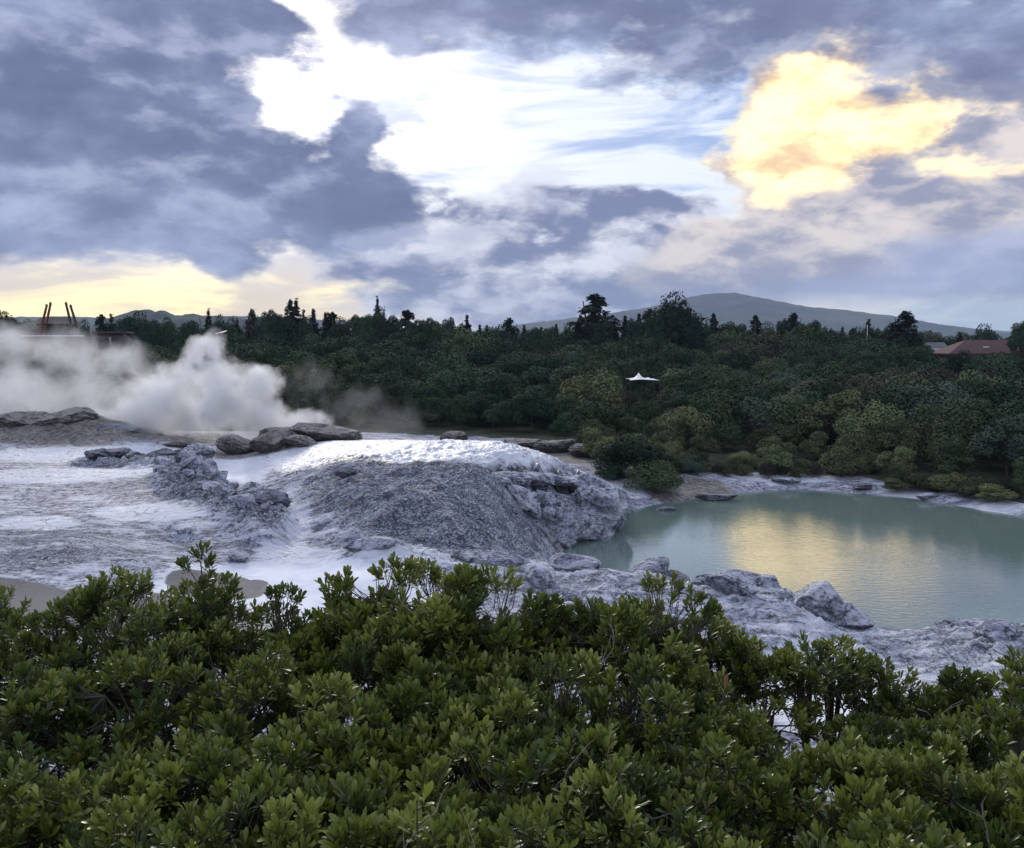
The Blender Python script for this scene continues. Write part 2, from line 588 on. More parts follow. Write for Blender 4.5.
    # near bank crest, waterline behind it and slope in front
    for px, d, z, dw in ((345, 39.5, 2.35, 0), (400, 39.3, 2.3, 0), (460, 39.0, 2.15, 0), (520, 39.0, 1.75, 0), (560, 39.5, 1.45, 45.4), (610, 38.0, 1.75, 42.5), (650, 37.2, 1.9, 40.5), (700, 36.5, 1.55, 39.5),
                         (750, 35.8, 1.7, 39), (800, 35.3, 1.5, 38.3), (860, 34.0, 0.55, 36), (910, 33.5, 0.5, 35.0), (950, 33.0, 0.75, 34.8), (1000, 32.7, 1.0, 34.6), (1060, 33, 1.0, 34.6), (1150, 32.5, 1.1, 34.5), (1300, 33, 1.2, 35)):
        q(px, d, z)
        if dw:
            q(px, dw, 0.0); q(px, dw + 1.8, -0.9)
            q(px, (d + dw) / 2, z * 0.62)
        q(px, d - 4.5, z * 0.95)
    q(430, 41.5, 1.9); q(480, 42, 1.6); q(400, 42, 2.1)
    # pale basin in front and near flats
    for px, d, z in ((300, 37.5, 1.92), (260, 35, 1.92), (330, 33, 1.92), (380, 34.5, 1.95), (150, 33, 2.1), (0, 33, 2.3), (-300, 33, 2.4), (250, 30, 1.92), (420, 30, 1.9),
                     (600, 29, 1.6), (760, 28.5, 1.2), (860, 28, 0.95), (940, 27.5, 1.0), (1024, 27, 1.25), (1150, 27, 1.2), (-700, 40, 2.8), (-700, 60, 3.0), (-700, 80, 3.0)):
        q(px, d, z)
    for px in range(-700, 1800, 200):
        q(px, 22, 1.5); q(px, 17, 1.8); q(px, 13.5, 2.8)
        q(px, 10.5, 4.6); q(px, 8, 6.8); q(px, 6.2, 8.6); q(px, 4.8, 9.3); q(px, 3.0, 9.45); q(px, 1.2, 9.9); q(px, 0.3, 10.2)
        q(px, 100, 1.9); q(px, 125, 2.3); q(px, 170, 2.8)
    return np.array(L)


CP = ctrl()


def tocoord(x, y):
    y = np.maximum(y, 0.2)
    u = np.arctan2(x, y) * 8.0
    v = np.log(np.maximum(y, 0.2)) * 8.0
    return u, v


cu, cv = tocoord(CP[:, 0], CP[:, 1])
_A = np.sqrt((cu[:, None] - cu[None]) ** 2 + (cv[:, None] - cv[None]) ** 2 + 0.0004)
_A = _A + np.eye(len(cu)) * -0.0
_w = np.linalg.lstsq(_A, CP[:, 2], rcond=None)[0]


def zone(x, y, items):
    """soft ellipses on the ground: (px, d, rpx, rd, value)"""
    px = x / np.maximum(y, 0.1) * FPX + 512
    out = np.zeros_like(x)
    for (cx, d, rx, rd, v) in items:
        r = np.sqrt(((px - cx) / rx) ** 2 + ((y - d) / rd) ** 2)
        out = np.maximum(out, v * (1 - sst(r, 0.55, 1.15)))
    return out


SPILL = [(200, 52, 55, 6, 1), (235, 48, 45, 6, 1), (262, 45, 34, 5, 1), (170, 60, 60, 3.0, 1), (100, 61.5, 40, 1.6, 0.8), (200, 60, 26, 2.5, 1)]
SMOOTHZ = [(300, 36, 110, 3.6, 1), (250, 33, 120, 5, 1), (340, 32, 110, 4, 1), (150, 31, 260, 6, 0.9), (228, 58, 22, 14, 0.8), (850, 27, 120, 4, 0.7)]


def height(x, y, detail=True):
    y = np.asarray(y, float)
    x = np.asarray(x, float)
    u, v = tocoord(x, y)
    z = np.zeros(len(x))
    for i in range(0, len(x), 60000):
        s = slice(i, i + 60000)
        d = np.sqrt((u[s, None] - cu[None]) ** 2 + (v[s, None] - cv[None]) ** 2 + 0.0004)
        z[s] = d @ _w
    farz = 3.0 + 3.0 * sst(y, 250, 900) * 0
    k = sst(y, 110, 170)
    z = z * (1 - k) + farz * k
    if not detail:
        return z
    near = 1 - sst(y, 100, 130)
    sp = zone(x, y, SPILL)
    sm = zone(x, y, SMOOTHZ)
    px = x / np.maximum(y, 0.1) * FPX + 512
    mound = zone(x, y, [(400, 52, 150, 14, 1), (520, 54, 110, 11, 1)])
    bank = zone(x, y, [(600, 38, 300, 6, 1), (900, 33, 260, 6, 1), (420, 39, 110, 3, 1)])
    hump = zone(x, y, [(40, 76, 150, 7, 1)])
    r1 = fbm(x * 0.28, y * 0.28, 0, 5, 0.5, ridge=True)
    r2 = fbm(x * 0.9 + 5, y * 0.9, 3.0, 5, 0.55, ridge=True)
    f1 = fbm(x * 1.8, y * 1.8, 7.0, 4, 0.55)
    lay = fbm(x * 0.12, y * 0.55, 2.0, 4, 0.5, ridge=True)
    n = 0.16 * r1 + 0.10 * r2 + 0.05 * f1 + 0.12 * lay
    wx_ = x + 0.8 * pn(x * 0.5, y * 0.5, 2.2)
    s_ = y * 0.42 + x * 0.16 + 1.6 * fbm(x * 0.16, y * 0.16, 12.0, 3)
    saw = s_ - np.floor(s_)
    saw = np.where(saw < 0.86, saw / 0.86, (1 - saw) / 0.14)
    s2_ = y * 0.9 - x * 0.5 + 2.2 * fbm(x * 0.22, y * 0.22, 15.0, 3)
    saw2 = s2_ - np.floor(s2_)
    saw2 = np.where(saw2 < 0.8, saw2 / 0.8, (1 - saw2) / 0.2)
    bil = np.abs(fbm(wx_ * 0.75, y * 0.75, 9, 5, 0.55)) * 1.6
    n = n * (0.35 + 0.6 * mound + 0.7 * bank + 0.9 * hump + 0.9 * sp) - 0.06 * bank
    n = n + sp * (1.15 * (0.42 - bil) + 0.16 * saw2) + bank * (0.26 * saw + 0.12 * saw2 - 0.20) + mound * 0.10 * (saw2 - .5)
    n = n + hump * 0.35 * (saw - 0.5) + mound * (0.30 * fbm(x * 0.17 + 3, y * 0.24, 21.0, 4, 0.5, ridge=True) - 0.12 + 0.26 * (saw - .5)) * (1 - sst(y, 58, 62))
    n = n + 0.035 * fbm(x * 3.1, y * 3.1, 1.0, 3, 0.6, ridge=True) * (0.4 + sp + mound + bank)
    # terracing on the near bank: tilted slabs
    n = n * (1 - 0.93 * sm)
    amp = near * sst(y, 9, 16)
    z2 = z + n * amp
    # flutes on the curtain wall
    fl = flute_zone(x, y)
    a_ = np.arctan2(x, np.maximum(y, .2)) * 57.3
    z2 = z2 - fl * (0.75 * np.abs(pn(a_ * 2.3, 0.35 * y, 5.5)) + 0.25 * np.abs(pn(a_ * 6.1, 0.35 * y, 9.5)) - 0.1)
    return z2


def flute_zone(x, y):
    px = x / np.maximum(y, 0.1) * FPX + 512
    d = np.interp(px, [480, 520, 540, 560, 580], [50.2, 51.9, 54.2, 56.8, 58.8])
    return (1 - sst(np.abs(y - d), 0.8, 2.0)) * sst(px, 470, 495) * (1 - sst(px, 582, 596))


def build_terrain():
    az_f = np.linspace(-36, 36, 1100)
    az = np.concatenate([np.linspace(-180, -38, 60), az_f, np.linspace(38, 180, 60)[:-1]])
    dr = np.concatenate([np.geomspace(0.6, 22, 70)[:-1], np.geomspace(22, 92, 760), np.geomspace(92.6, 180, 90), np.geomspace(186, 14000, 70)])
    A, Dm = np.meshgrid(np.radians(az), dr)
    # rows follow forward distance inside the fan, plain radius outside
    x = (Dm * np.sin(A)).ravel()
    y = (Dm * np.cos(A)).ravel()
    ax = np.abs(np.degrees(A)).ravel()
    n_r, n_a = A.shape
    rad = Dm.ravel()
    yy = np.where(ax > 75, rad, y)       # behind the camera: mirror the near profile by radius
    xx = np.where(ax > 75, 0 * x + np.sign(x) * rad * 3.0, x)
    z = height(xx, np.maximum(yy, 0.3))
    z = np.where(ax > 75, np.where(rad < 14, z, np.minimum(z, 3.0)), z)
    idx = np.arange(n_r * n_a).reshape(n_r, n_a)
    a = idx[:-1, :]
    bq = idx[1:, :]
    f = np.stack([a, np.roll(a, -1, 1), np.roll(bq, -1, 1), bq], -1).reshape(-1, 4)
    cx = x[f].mean(1)
    cy = y[f].mean(1)
    V = np.stack([x, y, z], 1)
    # closing fan at the camera's foot
    cen = len(V)
    V = np.vstack([V, [[0, 0, 10.2]]])
    # which faces are rock terrace, which woodland ground
    ed = 92 + 5 * pn(cx * 0.08, cy * 0.08, 1.0)
    pxc = cx / np.maximum(cy, 0.1) * FPX + 512
    shore = np.interp(pxc, [560, 620, 660, 730, 800, 870, 960, 1030, 1130, 1250], [88, 78, 71.5, 74, 75.5, 73, 66.5, 62.5, 58, 53])
    shore = shore + 1.3 * pn(cx * 0.25, cy * 0.25, 4.0)
    lim = np.where(pxc < 560, ed, shore)
    rock = (cy > 11.5 + 1.8 * pn(cx * 0.5, cy * 0.5, 6.0) + 1.2 * pn(cx * 2.1, cy * 2.1, 6.0)) & (cy < lim) & (np.abs(cx) < 160)
    parts = []
    for nm, sel, mt in (('sinter_terrace', rock, M['sinter']), ('ground', ~rock, M['soil'])):
        ff = f[sel]
        used = np.unique(ff)
        mp = -np.ones(len(V), int)
        mp[used] = np.arange(len(used))
        vv = V[used]
        me = mesh_np(nm, vv, mp[ff], mt, smooth=True)
        if nm == 'sinter_terrace':
            X, Y, Z = vv.T
            attr(me, 'white', zone(X, Y, [(450, 59, 130, 9, 1.0), (330, 62, 90, 7, 0.9), (515, 58, 50, 4, 0.7), (300, 36, 110, 3.6, 1.2), (250, 33, 130, 6, 1.2), (350, 33, 120, 5, 1.2),
                                          (60, 56, 130, 4, 0.75), (100, 66, 160, 6, 0.8), (235, 60, 40, 12, 0.8), (290, 46, 26, 8, 0.6), (150, 45, 80, 2.2, 0.9), (30, 43, 60, 2, 0.8),
                                          (300, 39.5, 60, 2, 0.8), (440, 39, 120, 2.5, 0.8), (560, 40, 120, 4, 0.55), (700, 36, 160, 5, 0.5), (850, 27, 110, 5, 1.2), (900, 31, 200, 5, 0.55),
                                          (600, 60, 30, 3, 0.8), (630, 67, 30, 3, 0.9), (800, 74, 90, 3.0, 0.7), (950, 68, 90, 3, 0.8), (1030, 62, 60, 2.0, 0.9)]))
            attr(me, 'dark', zone(X, Y, [(540, 53.2, 34, 1.3, 1.1), (572, 56.6, 20, 1.6, 1.2), (515, 50.8, 24, 0.9, 0.9), (430, 46, 110, 8, 0.82), (350, 50, 70, 7, 0.75), (500, 47, 60, 5, 0.8), (215, 50, 75, 7, 0.8), (60, 62, 140, 2.5, .45), (40, 39, 120, 4, .55), (120, 52, 80, 3, .5), (640, 36, 160, 2.5, .5), (960, 31.5, 120, 3, .6), (262, 45, 30, 4, 0.8), (140, 60.5, 75, 2, 1.0), (70, 40.5, 80, 2.5, 0.5),  # leading zones paint shade into the hollow and foot of the fluted wall
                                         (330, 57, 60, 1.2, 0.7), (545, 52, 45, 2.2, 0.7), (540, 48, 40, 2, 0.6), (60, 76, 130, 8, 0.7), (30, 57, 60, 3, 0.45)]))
            attr(me, 'brown', zone(X, Y, [(270, 69, 80, 5, 1.0), (60, 76, 130, 8, 0.75), (690, 68, 60, 5, 0.9), (560, 82, 90, 10, 1.0), (100, 31, 200, 3.2, 0.85), (180, 78, 90, 8, 0.7), (950, 69, 70, 2.5, 0.55), (560, 50, 25, 1.5, 0.5)]))
            mz = zone(X, Y, [(210, 35.0, 62, 1.9, 1.0), (253, 35.9, 12, 0.5, 1), (344, 34.6, 9, 0.45, 1), (349, 33.4, 16, 0.4, 1), (338, 32.4, 18, 0.45, 1), (330, 31.3, 14, 0.6, 1), (110, 31.4, 130, 3.0, .85), (-30, 32, 120, 3.6, .85)])
            attr(me, 'mud', mz)
            attr(me, 'wet', zone(X, Y, [(420, 60, 170, 9, 1.0), (540, 58, 60, 6, 0.8), (290, 45, 30, 8, 0.25), (300, 36, 110, 4, 0.15), (100, 62, 200, 14, 0.45), (60, 50, 150, 8, 0.4), (640, 66, 60, 4, 0.7)]))
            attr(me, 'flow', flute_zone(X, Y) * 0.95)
            attr(me, 'flat', np.maximum(zone(X, Y, SMOOTHZ), 0))
        o = obj(nm, me)
        tag(o, kind='structure')
        parts.append(o)
    # small cap under the viewer
    ring = f[:n_a, 0]
    capv = np.vstack([V[idx[0]], V[cen:cen + 1]])
    k = np.arange(n_a)
    capf = np.stack([k, np.roll(k, -1), np.full(n_a, n_a)], 1)
    o = obj('ground', mesh_np('ground', capv, capf, M['soil'], True))
    tag(o, kind='structure')


build_terrain()

# pool
px_out = [(560, 575), (556, 545), (600, 535), (640, 500)]
wv = [(-2, 43, 0), (3, 57, 0), (7, 66, 0), (14, 76, 0), (30, 80, 0), (60, 70, 0), (60, 40, 0), (50, 31, 0), (8, 33, 0), (2, 38, 0)]
me = bpy.data.meshes.new('pool_water')
bm = bmesh.new()
bm.faces.new([bm.verts.new(v) for v in wv])
bm.to_mesh(me)
bm.free()
me.materials.append(M['water'])
tag(obj('water', me), kind='structure')
#@@STAGE2
# ------------------------------------------------------------------ hills
def hill_material():
    m, t, b = new_mat('forested_hill')
    P = geo_pos(t)
    n = t.noise(P, 0.006, 8, 0.65)
    n2 = t.noise(P, 0.0016, 4, 0.5)
    col = t.mix(t.sstep(n, 0.38, 0.62), (0.020, 0.032, 0.030), (0.055, 0.070, 0.055))
    col = t.mix(t.math('MULTIPLY', t.sstep(n2, 0.56, 0.66), 0.6), col, (0.11, 0.125, 0.085))
    t.l.new(col, b.inputs['Base Color'])
    b.inputs['Roughness'].default_value = 1.0
    b.inputs['Specular IOR Level'].default_value = 0.1
    bump(t, b, n, 1.0, 40.0)
    return m


M['hill'] = hill_material()


def hill(name, prof, d0, depth, tail, seed, rough, nx=420, ny=46):
    """ridge whose crest follows prof (px, py); real depth behind and in front of the crest"""
    xs = np.linspace(prof[0][0], prof[-1][0], nx)
    pys = np.interp(xs, [p[0] for p in prof], [p[1] for p in prof])
    t = np.linspace(-1, 1, ny)
    PX, T = np.meshgrid(xs, t)
    PY = np.meshgrid(pys, t)[0]
    crest = (HOR - PY) / FPX * d0 + CAMZ
    Y = d0 + T * depth
    X = (PX - 512) / FPX * d0
    prof_t = np.where(T < 0, (1 + T) ** 1.3, (1 - T) ** 1.0)
    n = fbm(X / (depth * 0.55) + seed, Y / (depth * 0.55), seed, 5, 0.5, ridge=True)
    n2 = fbm(X / (depth * 0.04) + seed, Y / (depth * 0.04), seed + 3, 3, 0.55)
    Z = crest * prof_t * (1 + 0.28 * n * (1 - np.abs(prof_t) ** 4)) + rough * n2 * sst(prof_t, 0.0, 0.4)
    Z = Z + 2.0 - 6.0 * (prof_t <= 0.001)
    V = np.stack([X.ravel(), Y.ravel(), Z.ravel()], 1)
    idx = np.arange(nx * ny).reshape(ny, nx)
    f = np.stack([idx[:-1, :-1], idx[:-1, 1:], idx[1:, 1:], idx[1:, :-1]], -1).reshape(-1, 4)
    o = obj(name, mesh_np(name, V, f, M['hill'], True))
    tag(o, kind='structure')
    return o


hill('hills', [(380, 342), (460, 334), (520, 325), (560, 320), (600, 315), (640, 309), (668, 303), (690, 297), (712, 294), (732, 294), (752, 298), (775, 303),
               (800, 307), (840, 310), (880, 316), (910, 322), (950, 329), (1000, 336), (1060, 342)], 5200, 1500, 0, 2.0, 9.0)
hill('hills', [(780, 342), (840, 330), (885, 325), (905, 324.5), (940, 325.5), (965, 329), (1000, 332), (1030, 335), (1120, 333), (1250, 337), (1400, 342)], 7400, 1500, 0, 5.0, 9.0)
hill('hills', [(-400, 340), (-200, 330), (-60, 322), (20, 318), (70, 317), (120, 319), (200, 316), (260, 317), (300, 319), (350, 322), (400, 328), (470, 335), (560, 341)], 4300, 1200, 0, 9.0, 8.0)
hill('hills', [(84, 338), (104, 327), (118, 318), (132, 313.5), (140, 311), (150, 311), (158, 313.5), (166, 312), (174, 317), (186, 316), (196, 314.5), (206, 318), (224, 317), (240, 319), (262, 322), (290, 330), (320, 338)], 1900, 350, 0, 14.0, 4.0)

# ------------------------------------------------------------------ trees


def leaf_material(name, dark, light, tint=(0, 0, 0), var=0.5, scale=1.2, rough=0.8):
    m, t, b = new_mat(name)
    P = obj_pos(t)
    oi = t.new('ShaderNodeObjectInfo')
    n = t.noise(P, scale, 3, 0.6)
    rnd = t.new('ShaderNodeNewGeometry').outputs['Random Per Island']
    f = t.math('ADD', t.math('MULTIPLY', t.math('SUBTRACT', n, 0.5), 1.6), t.math('ADD', t.math('MULTIPLY', rnd, 0.12), t.math('MULTIPLY', oi.outputs['Random'], var)), clamp=True)
    col = t.mix(f, dark, light)
    hsv = t.new('ShaderNodeHueSaturation')
    t.l.new(col, hsv.inputs['Color'])
    t.l.new(t.lin(t.math('FRACT', t.math('MULTIPLY', oi.outputs['Random'], 7.3)), 0, 1, 0.485, 0.52), hsv.inputs['Hue'])
    t.l.new(t.lin(t.math('FRACT', t.math('MULTIPLY', oi.outputs['Random'], 13.7)), 0, 1, 0.7, 1.3), hsv.inputs['Value'])
    t.l.new(hsv.outputs[0], b.inputs['Base Color'])
    b.inputs['Roughness'].default_value = rough
    b.inputs['Specular IOR Level'].default_value = 0.08
    return m


M['scrub'] = leaf_material('scrub_leaves', (0.020, 0.038, 0.018), (0.125, 0.155, 0.075))
M['olive'] = leaf_material('olive_leaves', (0.042, 0.056, 0.026), (0.215, 0.235, 0.105))
M['deep'] = leaf_material('deep_green_leaves', (0.014, 0.034, 0.018), (0.066, 0.104, 0.050))
M['browny'] = leaf_material('brownish_leaves', (0.032, 0.034, 0.024), (0.095, 0.094, 0.064))
M['silver'] = leaf_material('grey_green_leaves', (0.05, 0.075, 0.055), (0.13, 0.165, 0.12))
M['needle'] = leaf_material('conifer_needles', (0.012, 0.026, 0.016), (0.040, 0.062, 0.034), scale=0.8)
M['lime'] = leaf_material('yellow_green_leaves', (0.070, 0.090, 0.035), (0.180, 0.200, 0.085))


def bark_material():
    m, t, b = new_mat('bark')
    n = t.noise(t.mapping(obj_pos(t), scale=(6, 6, 1)), 2.0, 5, 0.6)
    t.l.new(t.mix(n, (0.035, 0.028, 0.022), (0.13, 0.11, 0.09)), b.inputs['Base Color'])
    b.inputs['Roughness'].default_value = 0.9
    bump(t, b, n, 0.6, 0.03)
    return m


M['bark'] = bark_material()


def leaf_quads(P, N, size, rng, aspect=0.6):
    """diamond leaves/clumps at P facing roughly N"""
    n = len(P)
    r = rng.normal(size=(n, 3))
    nn = N / (np.linalg.norm(N, axis=1)[:, None] + 1e-9) + r * 0.34
    nn /= np.linalg.norm(nn, axis=1)[:, None] + 1e-9
    a = np.cross(nn, rng.normal(size=(n, 3)))
    a /= np.linalg.norm(a, axis=1)[:, None] + 1e-9
    b2 = np.cross(nn, a)
    s = (size * (0.6 + 0.8 * rng.rand(n)))[:, None]
    V = np.stack([P - a * s, P - b2 * s * aspect + nn * s * 0.15, P + a * s, P + b2 * s * aspect + nn * s * 0.15], 1).reshape(-1, 3)
    F = np.arange(4 * n).reshape(n, 4)
    return V, F


def sphere_dirs(n, rng, low=-0.45):
    z = rng.uniform(low, 1, n)
    a = rng.uniform(0, 2 * math.pi, n)
    s = np.sqrt(1 - z * z)
    return np.stack([s * np.cos(a), s * np.sin(a), z], 1)


def crown_round(w, h, z0, lobes, n, size, seed, sq=1.0):
    """a crown of many small rounded boughs spread through an uneven dome of width w and height h"""
    rng = np.random.RandomState(seed)
    Ps, Ns = [], []
    c0 = np.array([0, 0, z0 + h * 0.42])
    rad = np.array([w / 2, w / 2 * sq, h * 0.58])
    D = sphere_dirs(lobes, rng, -0.35)
    k = rng.uniform(0.45, 1.0, lobes)[:, None]
    cen = c0 + D * rad * k
    lr = (rng.uniform(0.12, 0.32, lobes) * w)
    tot = (lr ** 2).sum()
    for c, r, d in zip(cen, lr, D):
        m = int(n * r * r / tot)
        q = sphere_dirs(m, rng, -0.6)
        lump = 1 + 0.28 * pn(q[:, 0] * 2.2 + c[0] * 3, q[:, 1] * 2.2 + c[1] * 3, q[:, 2] * 2.2 + seed)
        depth = 1 - 0.30 * rng.rand(m) ** 2
        P = c + q * (r * lump * depth)[:, None] * np.array([1, 1, 0.72])
        Ps.append(P)
        Ns.append(q * 0.8 + np.array([0, 0, 0.5]))
    P = np.vstack(Ps)
    N = np.vstack(Ns)
    P[:, 2] *= h / np.percentile(P[:, 2], 99.6)
    P[:, :2] *= (w / 2) / np.percentile(np.hypot(P[:, 0], P[:, 1]), 98)
    keep = P[:, 2] > 0.05
    return leaf_quads(P[keep], N[keep], size, rng)


def tube(points, radii, sides=6):
    P = np.array(points, float)
    n = len(P)
    T = np.gradient(P, axis=0)
    T /= np.linalg.norm(T, axis=1)[:, None] + 1e-9
    ref = np.array([0.3, 0.9, 0.1])
    A = np.cross(T, ref)
    A /= np.linalg.norm(A, axis=1)[:, None] + 1e-9
    B = np.cross(T, A)
    an = np.arange(sides) / sides * 2 * math.pi
    V = (P[:, None] + np.array(radii)[:, None, None] * (np.cos(an)[None, :, None] * A[:, None] + np.sin(an)[None, :, None] * B[:, None])).reshape(-1, 3)
    idx = np.arange(n * sides).reshape(n, sides)
    a, b2 = idx[:-1], idx[1:]
    F = np.stack([a, np.roll(a, -1, 1), np.roll(b2, -1, 1), b2], -1).reshape(-1, 4)
    return V, F


def join(parts):
    Vs, Fs, o = [], [], 0
    for V, F in parts:
        Vs.append(V)
        Fs.append(F + o)
        o += len(V)
    return np.vstack(Vs), np.vstack(Fs)


def trunk_parts(h, r, seed, limbs=5, spread=1.2, lean=0.1):
    rng = random.Random(seed)
    top = (rng.uniform(-lean, lean) * h, rng.uniform(-lean, lean) * h, h)
    ps = [tube([(0, 0, -0.4), (top[0] * .2, top[1] * .2, h * .3), (top[0] * .6, top[1] * .6, h * .65), top], [r * 1.3, r, r * .7, r * .3], 7)]
    for i in range(limbs):
        t = rng.uniform(.25, .75)
        a = rng.uniform(0, 6.28)
        b = (top[0] * t, top[1] * t, h * t)
        e = (b[0] + math.cos(a) * spread, b[1] + math.sin(a) * spread, b[2] + spread * rng.uniform(.5, 1))
        mpt = ((b[0] + e[0]) / 2, (b[1] + e[1]) / 2, (b[2] + e[2]) / 2 - spread * .08)
        ps.append(tube([b, mpt, e], [r * .5, r * .35, r * .12], 5))
    return join(ps)


def crown_conifer(w, h, z0, n, size, seed, droop=0.25, power=0.9, irregular=0.25, topw=0.02):
    """tiers of drooping boughs that narrow to a leader"""
    rng = np.random.RandomState(seed)
    Ps, Ns = [], []
    levels = max(10, int((h - z0) / 0.34))
    for i in range(levels):
        f = (i + 0.5) / levels
        z = z0 + (h - z0) * f + rng.uniform(-.3, .3)
        rr = (w / 2) * ((1 - f) ** power + topw)
        nb = max(4, int(8 * (1 - f) + 4))
        for b in range(nb):
            a = rng.uniform(0, 2 * math.pi)
            L = rr * (1 + irregular * rng.normal())
            L = max(0.15, L)
            m = max(3, int(n * L / (levels * 7 * w * 0.32)))
            za = rng.uniform(-.25, .3)
            t = rng.rand(m) ** 0.7
            side = (rng.rand(m) - 0.5) * L * 0.42 * (1.2 - t)
            x = math.cos(a) * t * L - math.sin(a) * side
            y = math.sin(a) * t * L + math.cos(a) * side
            zz = z + za * t - droop * L * t * t + 0.12 * L * t + rng.normal(size=m) * 0.16
            Ps.append(np.stack([x, y, zz], 1))
            Ns.append(np.stack([math.cos(a) * t * .4, math.sin(a) * t * .4, np.ones(m)], 1))
    m = 60
    t = rng.rand(m)
    Ps.append(np.stack([rng.normal(size=m) * .06 * w * (1 - t) * .5, rng.normal(size=m) * .06 * w * (1 - t) * .5, h - (h - z0) * .12 * (1 - t)], 1))
    Ns.append(np.tile([0, 0, 1.0], (m, 1)))
    P = np.vstack(Ps)
    P[:, :2] *= (w / 2) / np.percentile(np.hypot(P[:, 0], P[:, 1]), 97)
    return leaf_quads(P, np.vstack(Ns), size, rng, 0.5)


def tree_thing(name, crown, trunk, mat, loc, label, cat, group=None, rz=0.0):
    e = empty(name, loc, rz)
    tag(e, label, cat, group)
    obj('crown', mesh_np('crown', *crown, mat), e)
    obj('trunk', mesh_np('trunk', *trunk, M['bark'], True), e)
    return e


def dup(root, loc, rz, s=(1, 1, 1), label=None, group=None, mat=None):
    r = root.copy()
    C.objects.link(r)
    r.location = loc
    r.rotation_euler = (0, 0, rz)
    r.scale = s
    if label:
        r['label'] = label
    if group:
        r['group'] = group
    for ch in list(root.children):
        c2 = ch.copy()
        C.objects.link(c2)
        c2.parent = r
        if mat and ch.name.startswith('crown'):
            c2.material_slots[0].link = 'OBJECT'
            c2.material_slots[0].material = mat
    return r


def gz(x, y):
    return float(height(np.array([x]), np.array([y]), False)[0])


rng = random.Random(11)
# scrub prototypes (unit: about 4.5 m wide, 4 m high) -----------------------
PROTO_SPEC = [(4.6, 3.6, 0.2, 20, 7000, 0.095, 1), (5.0, 4.2, 0.3, 26, 8000, 0.10, 2), (4.2, 4.4, 0.4, 16, 7000, 0.095, 3), (5.4, 3.4, 0.1, 30, 8000, 0.095, 4), (4.0, 3.8, 0.3, 12, 6000, 0.10, 5)]
bush_mesh = []
for (w, h, z0, lb, n, s, sd_) in PROTO_SPEC:
    cr = mesh_np('crown', *crown_round(w, h, z0, lb, n, s, sd_), M['scrub'])
    tr = mesh_np('trunk', *trunk_parts(h * .6, .09, sd_, 5, 1.0), M['bark'], True)
    bush_mesh.append((cr, tr))
CONI_SPEC = [(5.0, 11, .8, 7000, .26, 21, .30, .85, .22), (3.8, 12, .6, 6000, .25, 22, .2, .8, .15), (5.8, 10, 1.0, 8000, .28, 23, .15, .5, .30), (2.4, 8.5, .4, 4500, .20, 24, .1, .6, .12)]
coni_mesh = []
for (w, h, z0, n, s, sd_, dr_, pw, ir) in CONI_SPEC:
    cr = mesh_np('crown', *crown_conifer(w, h, z0, n, s, sd_, dr_, pw, ir), M['needle'])
    tr = mesh_np('trunk', *trunk_parts(h * .92, .14, sd_, 0), M['bark'], True)
    coni_mesh.append((cr, tr, w, h))
BIG_SPEC = [(7.5, 8.5, 1.2, 34, 11000, .16, 31), (6.5, 9.0, 1.6, 24, 9000, .16, 32), (8.5, 8.0, 1.0, 60, 14000, .17, 33)]
big_mesh = []
for (w, h, z0, lb, n, s, sd_) in BIG_SPEC:
    cr = mesh_np('crown', *crown_round(w, h, z0, lb, n, s, sd_), M['deep'])
    tr = mesh_np('trunk', *trunk_parts(h * .7, .2, sd_, 6, 1.9), M['bark'], True)
    big_mesh.append((cr, tr, w, h))


def plant(kind, idx, x, y, s, rz, name, label, cat, group=None, mat=None, z=None, sz=None):
    lst = {'bush': bush_mesh, 'coni': coni_mesh, 'big': big_mesh}[kind]
    cr, tr = lst[idx % len(lst)][:2]
    e = empty(name, (x, y, (gz(x, y) if z is None else z) - 0.05), rz)
    e.scale = (s, s, sz or s)
    tag(e, label, cat, group)
    for nm, me_ in (('crown', cr), ('trunk', tr)):
        o = obj(nm, me_, e)
        if mat and nm == 'crown':
            o.material_slots[0].link = 'OBJECT'
            o.material_slots[0].material = mat
    return e


